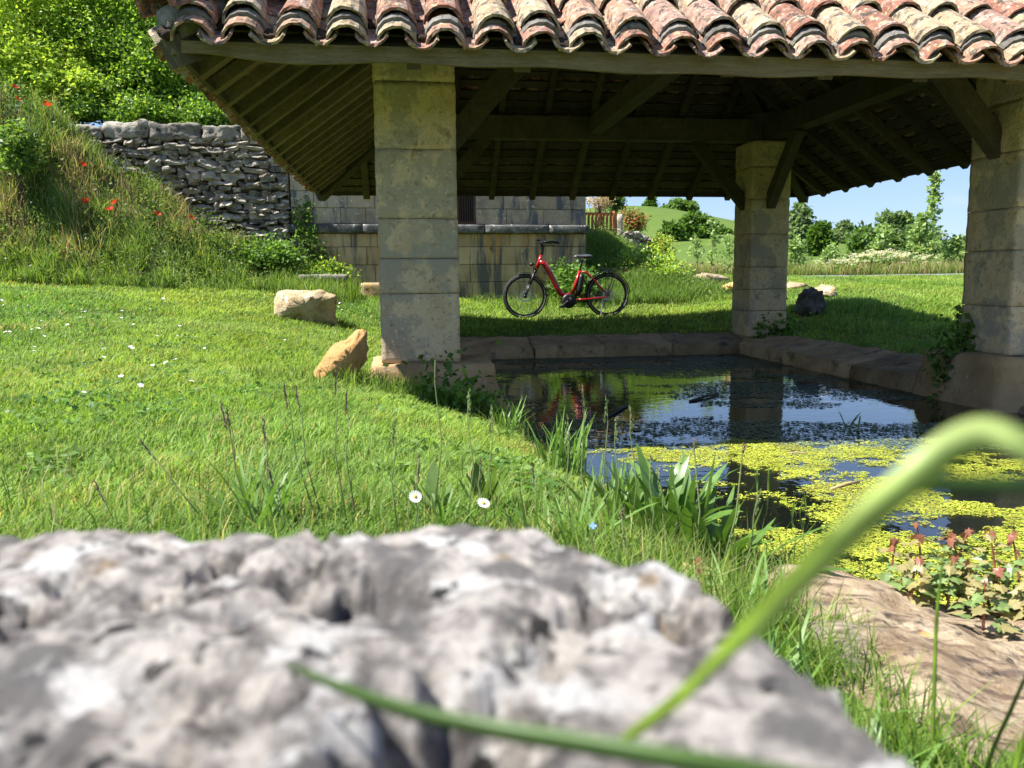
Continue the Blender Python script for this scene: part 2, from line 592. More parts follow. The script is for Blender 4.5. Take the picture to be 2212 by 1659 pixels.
CP = [(-6, -2, .3), (6, -2, .3), (0, -2, .25), (-12, 2, .45), (-1.2, 1.6, .28), (0, 1.5, .26), (.6, 1.3, .14), (.75, 1.85, .0), (1.4, 1.2, .04), (1.4, .6, .15), (2.5, 1.5, .0), (-3, 3, .28), (-1.5, 3.5, .25), (-.4, 3, .2),
      (-5, 5, .33), (-2.5, 5, .24), (-1.4, 5.1, .17), (-8, 6, .5), (-.6, 4.4, .1), (-.2, 4.6, -.06), (0, 4.0, -.03), (.12, 3.2, .03), (.4, 2.4, .03), (1.2, 2.0, -.14), (2.5, 1.9, -.14), (4, 2, -.05),
      (-4, 9, .45), (-2.2, 8, .2), (-6, 10.3, .72), (-9, 10, .86), (-12.5, 10, 1.0), (-2.7, 10.5, .27), (-3.6, 12, .6), (-1.6, 12.8, .46), (-1.6, 8.5, .06), (0.3, 12.4, .16), (1.6, 12.6, .19), (0, 14.5, .38),
      (-3, 13.6, .5), (-1.2, 11, .1), (.8, 11.2, .0), (3, 11.3, .02), (4.9, 9, -.02), (5.2, 6.5, .02), (6.5, 9, .1), (5, 12.9, .38), (7.2, 13.3, .43), (4.9, 11.3, .08), (4, 16, .55), (8, 16, .6), (4.2, 17, .68),
      (7, 20, .76), (12, 20, .78), (0, 20, .8), (-6, 20, .8), (12, 12, .5), (12, 5, .3), (6, 3, .15), (3, 14, .36)]
CP = np.array(CP)


def _phi(r2):
    return .5 * r2 * np.log(r2 + 1e-9)


_n = len(CP)
_K = np.zeros((_n + 3, _n + 3))
_r2 = (CP[:, None, 0] - CP[None, :, 0]) ** 2 + (CP[:, None, 1] - CP[None, :, 1]) ** 2
_K[:_n, :_n] = _phi(_r2) + np.eye(_n) * .02
_K[:_n, _n:] = np.c_[np.ones(_n), CP[:, :2]]
_K[_n:, :_n] = _K[:_n, _n:].T
_w = np.linalg.solve(_K, np.r_[CP[:, 2], 0, 0, 0])


def wall_y(x):
    return 13.75 + (np.asarray(x) + 3.7) * .12


def zbase(x, y):
    cx, cy = np.clip(x, -12.5, 12.5), np.clip(y, -2, 20.5)
    z = _w[_n] + _w[_n + 1] * cx + _w[_n + 2] * cy
    for i in range(_n):
        z = z + _w[i] * _phi((cx - CP[i, 0]) ** 2 + (cy - CP[i, 1]) ** 2)
    return z


def zg(x, y):
    x = np.asarray(x, float); y = np.asarray(y, float)
    z = zbase(x, y)
    # bank in front of the dry-stone wall, and the terrace the wall holds up
    H = np.interp(x, [-14, -10, -8, -7.1, -6.4, -5.2, -4.4, -3.6, -3.0], [2.9, 2.9, 2.75, 2.45, 1.75, 1.02, .62, .22, 0])
    foot = np.interp(x, [-12, -8, -5, -3], [9.6, 10.1, 11.2, 12.6])
    z = z + H * smooth(0, 1, (y - foot) / np.maximum(wall_y(x) - .55 - foot, .3))
    terr = smooth(.25, .5, y - wall_y(x)) * smooth(-3.6, -4.2, x)
    z = z * (1 - terr) + terr * np.maximum(3.25, z)
    # mound beside the building, towards the gate
    md = .95 * np.exp(-((x - 1.9) / 1.0) ** 2 - ((y - 17.3) / 1.8) ** 2) + .25 * np.exp(-((x - 2.6) / .8) ** 2 - ((y - 14.9) / .9) ** 2)
    z = z + md * smooth(13.2, 14.6, y)
    z = z + 1.4 * smooth(16.5, 18.5, y) * smooth(1.8, .6, x) * smooth(-3.4, -2.6, x) * (1 - terr)
    # country beyond the road
    far = np.maximum(y - 22, 0)
    z = z + far * .022 * smooth(0, 30, far) + .0
    z = z + smooth(24, 75, y) * 11.5 * np.exp(-((x - 22) / 30.) ** 2 - ((y - 175) / 75.) ** 2)
    z = z + np.clip(far - 150, 0, None) * .012
    # the pool
    d = sdist(x, y, pool)
    k = smooth(-.18, .22, d)
    z = np.where(d < .25, -.62 * (1 - k) + z * k, z)
    dw = sdist(x, y, np.array([tuple(W(.0, .0)), tuple(W(S_A + PW, .0)), tuple(W(S_A + PW, S_B + PW)), tuple(W(0, S_B + PW))]))
    z = z - .13 * smooth(.02, -.25, dw)
    return z + .012 * np.sin(x * 3.1 + 1) * np.cos(y * 2.7) * (np.abs(x) < 13)


def gz(x, y):
    return float(zg(np.array([x]), np.array([y]))[0])


def onground(px, py, y0=1.0, y1=60.):
    """where the line of sight through (px, py) meets the ground"""
    ys = np.concatenate([np.arange(y0, 25, .04), np.arange(25, y1, .5)])
    p = at(px, py, 1.0)
    xs = p.x * ys
    zs = CAMZ + (p.z - CAMZ) * ys
    h = zg(xs, ys)
    i = np.argmax(zs <= h) if (zs <= h).any() else len(ys) - 1
    return Vector((xs[i], ys[i], h[i]))


# ground: one sheet to the horizon
def spaced(fine0, fine1, step, lo, hi, g=1.13):
    a = list(np.arange(fine0, fine1 + 1e-6, step))
    s, t = step, a[-1]
    while t < hi:
        s *= g; t += s; a.append(min(t, hi + s))
    s, t, b = step, a[0], []
    while t > lo:
        s *= g; t -= s; b.append(t)
    return np.array(b[::-1] + a)


gx = spaced(-6, 7, .09, -900, 900)
gy = spaced(.5, 17, .09, -200, 1500)
GX, GY = np.meshgrid(gx, gy)
GZ = zg(GX.ravel(), GY.ravel())
nx, ny = len(gx), len(gy)
ii = np.arange(nx * ny).reshape(ny, nx)
Q = np.stack([ii[:-1, :-1], ii[:-1, 1:], ii[1:, 1:], ii[1:, :-1]], -1).reshape(-1, 4)


def ground_mat():
    m, nt, bs = new_mat('meadow_ground')
    v = pos_vec(nt, False)
    n1 = noise_node(nt, v, .35, 6, .6)
    n2 = noise_node(nt, v, 9., 6, .7)
    c = mix(nt, .5, ramp(nt, n1, [(.35, (.060, .105, .018)), (.65, (.105, .150, .030))]), ramp(nt, n2, [(.3, (.045, .085, .014)), (.55, (.095, .145, .028)), (.75, (.15, .16, .05))]))
    # bare earth on the steep banks of the pool
    g = nt.nodes.new('ShaderNodeNewGeometry')
    sx = nt.nodes.new('ShaderNodeSeparateXYZ'); nt.links.new(g.outputs['Position'], sx.inputs[0])
    f = ramp(nt, sx.outputs['Z'], [(0.0, 1.), (.06, 0.)])
    c = mix(nt, f, c, ramp(nt, n2, [(.3, (.16, .11, .06)), (.7, (.34, .26, .16))]))
    nt.links.new(c, bs.inputs['Base Color'])
    bs.inputs['Roughness'].default_value = .95
    bs.inputs['Specular IOR Level'].default_value = .1
    bump(nt, bs, n2, .7, .02)
    return m


M['ground'] = ground_mat()
ground = obj('ground', mesh('ground', np.c_[GX.ravel(), GY.ravel(), GZ], Q, True), M['ground'])
tag(ground, 'green meadow ground sloping round the wash-house pool and up to far hill', 'ground', kind='structure')


# water
def water_mat():
    m, nt, bs = new_mat('still_pond_water')
    bs.inputs['Base Color'].default_value = (.006, .008, .006, 1)
    bs.inputs['Roughness'].default_value = .015
    bs.inputs['IOR'].default_value = 1.8
    bs.inputs['Specular IOR Level'].default_value = .85
    v = pos_vec(nt, False)
    bump(nt, bs, noise_node(nt, v, 10., 3, .5), .26, .006)
    return m


wp = np.array([c + (p - c) * 1.0 for p in pool for c in [pool.mean(0)]])
ctr = pool.mean(0)
wv = [(ctr[0], ctr[1], WATER_Z)]
for p in pool:
    dd = (p - ctr) / np.linalg.norm(p - ctr)
    q = p + dd * .22
    wv.append((q[0], q[1], WATER_Z))
wf = [(0, 1 + (i + 1) % len(pool), 1 + i) for i in range(len(pool))]
wo = obj('water', mesh('water', wv, wf), water_mat())
tag(wo, 'dark still water of the spring pool mirroring sky and pillars', 'water', kind='structure')

# road beyond the lawn
rx = np.linspace(3.0, 60, 90)
rv, rf = [], []
for i, x in enumerate(rx):
    yc = 20.4 + .012 * (x - 3) ** 1.5 * .3
    for k, dy in enumerate((-.9, -.3, .3, .9)):
        rv.append((x, yc + dy, gz(x, yc + dy) + .03))
    if i:
        b = i * 4
        for k in range(3):
            rf.append((b - 4 + k, b - 4 + k + 1, b + k + 1, b + k))
ro = obj('road', mesh('road', rv, [f[::-1] for f in rf], True), stone_mat('grey_tarmac', [(.3, (.12, .12, .13)), (.7, (.22, .22, .235))], 8., [], .004, 60., vary=0))
tag(ro, 'narrow grey tarmac lane crossing behind the lawn', 'road', kind='structure')


# ------------------------------------------------------------------ blades (numpy)
def blades(P, hgt, wid, head, lean, colr, bend=None, tipcol=None, side=None):
    """P (n,3) bases; three-triangle blades. head: compass angle of the lean. returns V,F,C"""
    n = len(P)
    hd = np.stack([np.cos(head), np.sin(head), np.zeros(n)], 1)
    sa = head + np.pi / 2 if side is None else side
    sd = np.stack([np.cos(sa), np.sin(sa), np.zeros(n)], 1)
    up = np.array([0, 0, 1.])
    mid = P + up * (hgt * .55)[:, None] + hd * (lean * hgt * .28)[:, None]
    tip = P + up * (hgt * (1 - .28 * lean ** 2))[:, None] + hd * (lean * hgt)[:, None]
    w = wid[:, None] * .5
    V = np.stack([P - sd * w, P + sd * w, mid - sd * w * .85, mid + sd * w * .85, tip], 1).reshape(-1, 3)
    b = (np.arange(n) * 5)[:, None]
    F = np.concatenate([b + np.array([0, 1, 2]), b + np.array([1, 3, 2]), b + np.array([2, 3, 4])], 1).reshape(-1, 3)
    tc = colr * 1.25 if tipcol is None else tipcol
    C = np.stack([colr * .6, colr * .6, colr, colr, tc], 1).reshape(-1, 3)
    return V, F, C


def vnoise(x, y, s=1., seed=0):
    """cheap smooth 2-D noise 0..1 for numpy arrays"""
    r = np.random.default_rng(seed)
    out = np.zeros(np.shape(x))
    for k in range(7):
        a = r.uniform(0, 2 * np.pi)
        f = s * r.uniform(.6, 1.9)
        out = out + np.sin((x * np.cos(a) + y * np.sin(a)) * f + r.uniform(0, 6.28) + 1.3 * np.sin((x * np.sin(a) - y * np.cos(a)) * f * .7 + k))
    return .5 + .5 * np.clip(out / 4.2, -1, 1)


plin = np.array([tuple(W(-.12, -.12)), tuple(W(PW + .22, -.12)), tuple(W(PW + .22, PW + .1)), tuple(W(-.12, PW + .1))])
wash = np.array([tuple(W(-.05, -.05)), tuple(W(S_A + PW + .35, -.1)), tuple(W(S_A + PW - .02, S_B + PW - .12)), tuple(W(0, S_B + PW - .05))])
BL_, BR_ = at(635, 600, 13.75), at(1265, 600, 14.75)        # front corners of the stone building
bdir = np.array([BR_.x - BL_.x, BR_.y - BL_.y]); BLEN = float(np.linalg.norm(bdir)); bdir = bdir / BLEN
bnor = np.array([-bdir[1], bdir[0]])
bpoly = np.array([(BL_.x, BL_.y), (BR_.x, BR_.y), (BR_.x + bnor[0] * 3, BR_.y + bnor[1] * 3), (BL_.x + bnor[0] * 3, BL_.y + bnor[1] * 3)])


_lat = np.random.default_rng(99).random((256, 256))


def fbm(x, y, f, octv=4, seed=0, gain=.55):
    """value noise on a lattice, 0..1"""
    out = np.zeros(np.shape(x)); a, tot = 1., 0.
    for o_ in range(octv):
        X, Y = x * f + 17.3 * (seed + o_), y * f + 9.1 * (seed + 2 * o_)
        i, j = np.floor(X).astype(int), np.floor(Y).astype(int)
        u, v = X - i, Y - j
        u, v = u * u * (3 - 2 * u), v * v * (3 - 2 * v)
        g = lambda p, q: _lat[p % 256, q % 256]
        out += a * ((g(i, j) * (1 - u) + g(i + 1, j) * u) * (1 - v) + (g(i, j + 1) * (1 - u) + g(i + 1, j + 1) * u) * v)
        tot += a; a *= gain; f *= 2.07
    return out / tot


def free(x, y, m=.0):
    return (sdist(x, y, pool) > .06 + m) & (sdist(x, y, wash) > m) & (sdist(x, y, plin) > m) & (sdist(x, y, bpoly) > m) & ~((x < -3.4) & (y > wall_y(x) - .1))


# mown lawn: blades thinning out with distance
n_try = 560000
yy = (rng.uniform(1.15 ** .7, 19.5 ** .7, n_try)) ** (1 / .7)
xx = rng.uniform(-1, 1, n_try) * (yy * .74 + .5)
ok = free(xx, yy) & ~((xx > .62) & (yy < 2.2))
xx, yy = xx[ok], yy[ok]
zz = zg(xx, yy)
keep = (zz < 1.15) & (zz > -.16)
xx, yy, zz = xx[keep], yy[keep], zz[keep]
n = len(xx)
t1 = vnoise(xx, yy, 1.4, 3); t2 = vnoise(xx, yy, 6., 4)
base = np.array([.098, .190, .035]) * (1 - t1)[:, None] + np.array([.170, .250, .048]) * t1[:, None]
t3 = fbm(xx, yy, 2.6, 4, 12)
base = base * rng.uniform(.55, 1.35, n)[:, None] * (.55 + .9 * t3)[:, None]
yel = rng.random(n) < .03 + .14 * smooth(.58, .7, fbm(xx, yy, 1.7, 3, 22))
base[yel] = np.array([.30, .28, .09])
h = rng.uniform(.022, .058, n) * (.45 + 1.2 * fbm(xx, yy, 7., 3, 14)) * (1 + .030 * yy)
head = rng.normal(.3, 1.1, n) + 2.2 * (vnoise(xx, yy, 1.8, 8) - .5)
lean = np.clip(rng.normal(.75, .35, n), .05, 1.5)
wd = .0022 + .00085 * yy
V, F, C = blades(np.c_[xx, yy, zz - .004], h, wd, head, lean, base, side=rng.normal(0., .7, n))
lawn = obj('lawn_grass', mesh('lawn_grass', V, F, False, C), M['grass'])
tag(lawn, 'short mown bright green lawn grass around the wash-house', 'grass', kind='stuff')

# long grass: pool bank, verge in front, bank by the wall, mound
parts = []


def long_grass(x, y, hh, ww, cols, leanm=.35, seed=0, jit=.2):
    r = np.random.default_rng(seed)
    k = len(x)
    c = np.array(cols)[r.integers(0, len(cols), k)] * r.uniform(.65, 1.3, k)[:, None]
    parts.append(blades(np.c_[x, y, zg(x, y) - .01], hh, ww, r.uniform(0, 6.28, k), np.clip(r.normal(leanm, jit, k), 0, 1.3), c, side=r.normal(0, .8, k)))


GREENS = [(.09, .17, .025), (.13, .21, .035), (.07, .14, .03), (.16, .22, .06)]
STRAW = [(.30, .25, .15), (.24, .22, .11), (.20, .22, .09), (.26, .19, .12)]
# strip just in front of the boulder
k = 24000
x = rng.uniform(-1.4, 1.0, k); y = rng.uniform(1.2, 2.5, k)
ok = (free(x, y)) & (rng.random(k) < np.exp(-((y - 1.5) / .55) ** 2) * (.14 + .5 * smooth(-.1, .5, x))) & ~((x > .62) & (y < 2.2))
x, y = x[ok], y[ok]
long_grass(x, y, rng.uniform(.04, .15, len(x)), rng.uniform(.0015, .0038, len(x)), GREENS + [(.2, .25, .10), (.26, .24, .13)], .4, 1)
# gap between boulder and slab
k = 16000
x = rng.uniform(.12, 1.0, k); y = rng.uniform(.42, 1.75, k)
ok = rng.random(k) < .9 * smooth(.30, .48, fbm(x, y, 6., 3, 4)) * smooth(.68, .44, x + .25 * (y - 1.0))
x, y = x[ok], y[ok]
long_grass(x, y, rng.uniform(.03, .13, len(x)), rng.uniform(.0018, .004, len(x)), GREENS, .45, 3)
# fringe along the near pool edge
k = 26000
x = rng.uniform(-1.2, 1.3, k); y = rng.uniform(2.0, 5.6, k)
d = sdist(x, y, pool)
ok = free(x, y, -.03) & (d < .34) & (rng.random(k) < .55 * vnoise(x, y, 5, 21) ** 2 * np.exp(-d / .22) * 1.6)
x, y = x[ok], y[ok]
long_grass(x, y, rng.uniform(.06, .20, len(x)), rng.uniform(.003, .006, len(x)), GREENS, .35, 2)
# tufts round plinths, rocks, building foot
for (cx, cy, r_, nn, hm) in ((.05, 4.75, .14, 420, .28), (.42, 3.75, .16, 420, .30), (.62, 3.05, .14, 360, .28), (-1.35, 4.85, .3, 500, .12), (-.85, 5.15, .35, 1100, .17), (-.3, 5.0, .3, 900, .18), (-.2, 5.2, .25, 500, .2),
                            (-2.7, 10.1, .5, 600, .10), (-1.6, 12.9, .6, 400, .10), (-3.0, 12.3, .7, 1600, .40), (.6, 14.2, 1.4, 1500, .20), (3.1, 14.0, .6, 700, .22), (2.5, 14.3, .7, 900, .26), (4.7, 11.2, .5, 500, .15), (5.2, 12.2, .6, 700, .16),
                            (4.2, 16.5, 1.3, 900, .2), (5.1, 7.6, .5, 500, .14), (.9, 2.2, .25, 500, .20)):
    rr = r_ * np.sqrt(rng.random(nn)); aa = rng.uniform(0, 6.28, nn)
    x, y = cx + rr * np.cos(aa), cy + rr * np.sin(aa)
    ok = free(x, y); x, y = x[ok], y[ok]
    long_grass(x, y, rng.uniform(.4, 1.1, len(x)) * hm, .003 + .0006 * y, GREENS, .35, int(cx * 10) + 77)
# meadow bank below the dry-stone wall
k = 150000
x = rng.uniform(-10.5, -2.9, k); y = rng.uniform(9.5, 14.0, k)
foot = np.interp(x, [-12, -8, -5, -3], [9.6, 10.1, 11.2, 12.6])
patch = fbm(x, y, 1.1, 4, 31)
ok = (y > foot - .1) & (y < wall_y(x) - .08) & (rng.random(k) < smooth(.30, .62, patch))
x, y, patch = x[ok], y[ok], patch[ok]
foot = np.interp(x, [-12, -8, -5, -3], [9.6, 10.1, 11.2, 12.6])
st = rng.random(len(x)) < (.10 + .8 * smooth(.42, .58, fbm(x, y, .9, 3, 33))) * smooth(.25, 1.0, y - foot)
hh = rng.uniform(.08, .55, len(x)) * (.15 + 1.35 * fbm(x, y, 3.2, 3, 35) ** 1.6)
long_grass(x[st], y[st], hh[st] * 1.1, np.full(st.sum(), .009), STRAW + [(.16, .22, .06)], .35, 5)
long_grass(x[~st], y[~st], hh[~st], np.full((~st).sum(), .012), GREENS, .4, 6)
# mound and rough ground by the building and gate
k = 70000
x = rng.uniform(1.2, 4.2, k); y = rng.uniform(13.6, 19.5, k)
ok = free(x, y, .05) & (rng.random(k) < smooth(4.1, 3.2, x + .25 * (y - 15) * (y > 15) * .4)) & (y > 13.9 + .5 * np.sin(x * 2))
x, y = x[ok], y[ok]
long_grass(x, y, rng.uniform(.10, .32, len(x)), np.full(len(x), .012), [(.06, .12, .025), (.09, .165, .03), (.12, .19, .05)], .45, 7)
# verge beyond the lane
k = 60000
x = rng.uniform(3.5, 20, k); y = rng.uniform(21.6, 27, k)
ok = rng.random(k) < np.exp(-(y - 21.6) / 2.5)
x, y = x[ok], y[ok]
st = rng.random(len(x)) < .4
long_grass(x[st], y[st], rng.uniform(.15, .5, st.sum()), np.full(st.sum(), .016), STRAW, .35, 8)
long_grass(x[~st], y[~st], rng.uniform(.15, .45, (~st).sum()), np.full((~st).sum(), .018), GREENS, .4, 9)
off, VV, FF, CC = 0, [], [], []
for V, F, C in parts:
    VV.append(V); FF.append(F + off); CC.append(C); off += len(V)
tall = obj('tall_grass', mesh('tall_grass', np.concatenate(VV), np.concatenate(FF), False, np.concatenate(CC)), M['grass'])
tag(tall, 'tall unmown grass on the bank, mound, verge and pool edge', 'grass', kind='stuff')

# ------------------------------------------------------------------ wash-house
wash_house = thing('wash_house', 'open stone-pillared wash-house with a hipped roof of lichened clay tiles beside the pool', 'wash house', (P0[0], P0[1], 0), ANG)
ALPHA = math.radians(36)
CA, SA_, TA = math.cos(ALPHA), math.sin(ALPHA), math.tan(ALPHA)
CX, CY = (S_A + PW) / 2, (S_B + PW) / 2
HE = CX + OV
Z0 = 2.058
OUT = [(0, -1), (1, 0), (0, 1), (-1, 0)]
ALO = [(1, 0), (0, 1), (-1, 0), (0, -1)]


def roof_pt(k, e, s, n=0.):
    o, t = OUT[k], ALO[k]
    d = HE - s * CA + n * SA_
    return Vector((CX + t[0] * e + o[0] * d, CY + t[1] * e + o[1] * d, Z0 + s * SA_ + n * CA))


def roof_mat4(k, e, s, n=0., yaw=0., tilt=0.):
    o, t = OUT[k], ALO[k]
    R = Matrix(((t[0], -o[0] * CA, o[0] * SA_), (t[1], -o[1] * CA, o[1] * SA_), (0, SA_, CA)))
    R = R @ Matrix.Rotation(yaw, 3, 'Z') @ Matrix.Rotation(tilt, 3, 'Y')
    return Matrix.Translation(roof_pt(k, e, s, n)) @ R.to_4x4()


# pillars: courses of big limestone blocks on a plinth
COURSES = [[.22, .70, .94, 1.21, 1.67, 2.11, 2.58], [.17, .55, .98, 1.30, 1.72, 2.10, 2.58], [-.02, .33, .62, .92, 1.36, 1.82, 2.24, 2.58], [.05, .45, .90, 1.30, 1.75, 2.2, 2.58]]
PIL = [(0, 0), (S_A, 0), (S_A, S_B), (0, S_B)]
for pi, (pa, pb) in enumerate(PIL):
    zs = COURSES[pi]
    V, F = box((pa + .018, pb + .018, zs[0] - .1), (pa + PW - .018, pb + PW - .018, 2.575))
    core = obj('pillar', mesh('pillar', V, F), M['mortar'], wash_house)
    for j in range(len(zs) - 1):
        h = zs[j + 1] - zs[j] - .002
        extra = .03 if (pi == 2 and j == len(zs) - 2) else 0
        V, F = stone_block((PW + extra + random.uniform(-.004, .004), PW + extra + random.uniform(-.004, .004), h), (16, 16, 12), .006 + extra, .011, 11., pi * 10 + j)
        obj('stone_block', mesh('stone_block', V, F, True), M['pillar'], core, loc=(pa + PW / 2 + random.uniform(-.004, .004), pb + PW / 2, zs[j] + h / 2 + .001))
    # plinth flaring towards the pool
    top = zs[0]
    fl = {0: (-.08, .24, -.12, .12), 1: (-.18, .30, -.16, .22), 2: (-.05, .12, -.06, .1), 3: (-.05, .05, -.06, .05)}[pi]
    bx0, bx1, by0, by1 = pa + fl[0], pa + PW + fl[1], pb + fl[2], pb + PW + fl[3]
    H = top + .55

    def flare(q, H=H):
        t = max(0., (H / 2 - q[2]) / H - .16)
        k = .42 * t
        return (q[0] * (1 + k * (1.6 if q[0] > 0 else .6)), q[1] * (1 + k), q[2])
    V, F = stone_block((bx1 - bx0, by1 - by0, H), (16, 16, 12), .028, .03, 5., pi + 50, flare)
    obj('plinth_block', mesh('plinth_block', V, F, True), M['plinth'], core, loc=((bx0 + bx1) / 2, (by0 + by1) / 2, top - H / 2))

# kerb slabs, sloping to the water
def kerb(a0, a1, b0, b1, axis, inner_low, n, seed):
    """axis 0: runs along a, slopes in b; inner_low -1: low side at b0/a0, +1: low side at b1/a1"""
    edges = np.linspace((a0, b0)[axis], (a1, b1)[axis], n + 1)
    edges[1:-1] += np.random.default_rng(seed).uniform(-.15, .15, n - 1)
    for i in range(n):
        l0, l1 = edges[i] + .001, edges[i + 1] - .001
        A0, A1, B0, B1 = (l0, l1, b0, b1) if axis == 0 else (a0, a1, l0, l1)
        dx, dy = A1 - A0, B1 - B0

        def sl(q):
            t = (q[1] / dy + .5) if axis == 0 else (q[0] / dx + .5)
            lo = (1 - t) if inner_low < 0 else t
            return (q[0], q[1], q[2] - .11 * lo * (q[2] > -.1))
        V, F = stone_block((dx, dy, .5), (26, 18, 6), .022, .035, 5., seed + i, sl)
        obj('kerb_slab', mesh('kerb_slab', V, F, True), M['kerb'], wash_house, loc=((A0 + A1) / 2, (B0 + B1) / 2, -.225 + random.uniform(-.003, .003)))


kerb(.70, 4.70, 4.52, 5.14, 0, -1, 4, 100)
kerb(4.56, 5.16, .72, 4.78, 1, -1, 4, 120)
kerb(.06, .66, .62, 4.70, 1, 1, 4, 140)

# roof: the bedding mortar along hips is the part that carries the tiles
hipm = MB()
for sx in (-1, 1):
    for sy in (-1, 1):
        pts = [(CX + sx * (HE - t), CY + sy * (HE - t), Z0 + t * TA + .04) for t in np.linspace(.02, HE, 14)]
        hipm.tube(pts, [.10] + [.085] * 13, 8)
roof = hipm.build('roof', M['mortar'], wash_house, True)


def tile_mesh(name, R0, R1, L, a0, a1, cz, seed, lift=.018, th=.015, seg=7):
    r = random.Random(seed)
    V, F = [], []
    rings = (0., .5, 1.)
    for y in rings:
        R = R0 + (R1 - R0) * y + r.uniform(-.002, .002)
        for rad in (R, R - th):
            for i in range(seg + 1):
                a = math.radians(a0 + (a1 - a0) * i / seg)
                V.append((rad * math.cos(a) + r.uniform(-.0015, .0015), y * L + (r.uniform(-.008, .008) if y != .5 else 0), cz + rad * math.sin(a) + lift * (1 - y)))
    m = seg + 1
    for k in range(2):
        o, o2 = k * 2 * m, (k + 1) * 2 * m
        for i in range(seg):
            F.append((o + i, o + i + 1, o2 + i + 1, o2 + i))
            F.append((o + m + i, o2 + m + i, o2 + m + i + 1, o + m + i + 1))
        F.append((o, o2, o2 + m, o + m))
        F.append((o + seg, o + m + seg, o2 + m + seg, o2 + seg))
    for o, fl in ((0, 0), (4 * m, 1)):
        for i in range(seg):
            f = (o + i, o + m + i, o + m + i + 1, o + i + 1)
            F.append(f[::-1] if fl else f)
    me = mesh(name, V, F, False)
    me.materials.append(M['tile'])
    return me


PITCH_T, EXPO = .262, .40
covers = [tile_mesh('cover_tile', .112, .092, .50, 4, 176, .018, s) for s in range(5)]
starters = [tile_mesh('starter_tile', .112, .098, .32, 0, 180, .006, 40 + s, 0.) for s in range(4)]
chans = [tile_mesh('channel_tile', .100, .112, .50, 208, 332, .100, 20 + s, .010) for s in range(4)]
hips = [tile_mesh('hip_tile', .150, .125, .44, -8, 188, .03, 60 + s, .03, .018, 8) for s in range(3)]
ring = tile_mesh('mortar_ring', .112, .110, .06, 4, 176, .018, 90, 0., .03)
ring.materials.clear(); ring.materials.append(M['mortar'])

acc_v, acc_f, acc_n = [], [], 0


def put_tile(me, mat4, single, name='tile'):
    global acc_n
    if single:
        o = obj(name, me, None, roof)
        o.matrix_local = mat4
    else:
        co = np.empty(len(me.vertices) * 3, dtype=np.float32)
        me.vertices.foreach_get('co', co)
        co = co.reshape(-1, 3) @ np.array(mat4.to_3x3()).T + np.array(mat4.translation)
        acc_v.append(co)
        acc_f.extend([tuple(i + acc_n for i in p.vertices) for p in me.polygons])
        acc_n += len(co)


NC = int((2 * HE) / PITCH_T)
rr = random.Random(3)
for k in range(4):
    for i in range(-NC // 2 - 1, NC // 2 + 2):
        ec, eh = i * PITCH_T, (i + .5) * PITCH_T
        lim = HE + .04
        jmax = int((HE / CA) / EXPO) + 1
        for j in range(-1, jmax):
            s = -.07 if j < 0 else .055 + j * EXPO
            room = lim - max(s, 0) * CA - .05
            front = k == 0 and j <= 3
            jy, jt = rr.gauss(0, .032), rr.gauss(0, .045)
            if abs(eh) < room:
                if j < 0:
                    put_tile(rr.choice(starters), roof_mat4(k, eh + rr.uniform(-.008, .008), s + rr.uniform(-.012, .012), .0, jy * .6, jt), k in (0, 3))
                    if k == 0:
                        put_tile(ring, roof_mat4(k, eh, .02, .004), True, 'mortar_ring')
                elif j > 0 or True:
                    put_tile(rr.choice(covers), roof_mat4(k, eh + rr.gauss(0, .009), s + rr.gauss(0, .022), .018 + rr.uniform(0, .008), jy, jt), front)
            if abs(ec) < room and j >= 0:
                sc = -.095 + j * EXPO + rr.uniform(-.02, .02)
                put_tile(rr.choice(chans), roof_mat4(k, ec + rr.uniform(-.006, .006), sc, .0, jy * .5, jt * .5), k == 0 and j <= 2 or (k == 3 and j == 0))
# hip tiles up the four hips
for q, (sx, sy) in enumerate(((-1, -1), (1, -1), (1, 1), (-1, 1))):
    hd = Vector((-sx, -sy, TA)).normalized()
    side = hd.cross(Vector((0, 0, 1))).normalized()
    upn = side.cross(hd)
    R = Matrix((side, hd, upn)).transposed()
    Lh = HE * math.sqrt(2 + TA * TA)
    for j in range(int(Lh / .36) + 1):
        d = -.02 + j * .36
        p = Vector((CX + sx * HE, CY + sy * HE, Z0 + .085)) + hd * d
        put_tile(rr.choice(hips), Matrix.Translation(p) @ R.to_4x4(), q == 0 and j < 3, 'hip_tile')
field = obj('tile_field', mesh('tile_field', np.concatenate(acc_v), acc_f), M['tile'], roof)
field['kind'] = 'stuff'
# moss tufts caught in the channels at the eave
mo = []
for i in range(-NC // 2, NC // 2 + 1):
    if rr.random() < .75:
        V, F = stone_block((.07, .10, .045), (5, 6, 4), .022, .035, 22., i + 300)
        m_ = roof_mat4(0, i * PITCH_T + rr.uniform(-.01, .01), -.02 + rr.uniform(-.03, .25), .022)
        o = obj('moss_tuft', mesh('moss_tuft', V, F, True), None, roof)
        o.matrix_local = m_
        mo.append(o)
mossm = stone_mat('brown_moss', [(.3, (.035, .025, .018)), (.6, (.08, .055, .035)), (.8, (.12, .10, .045))], 30., [], .02, 70.)
for o in mo:
    o.data.materials.append(mossm)

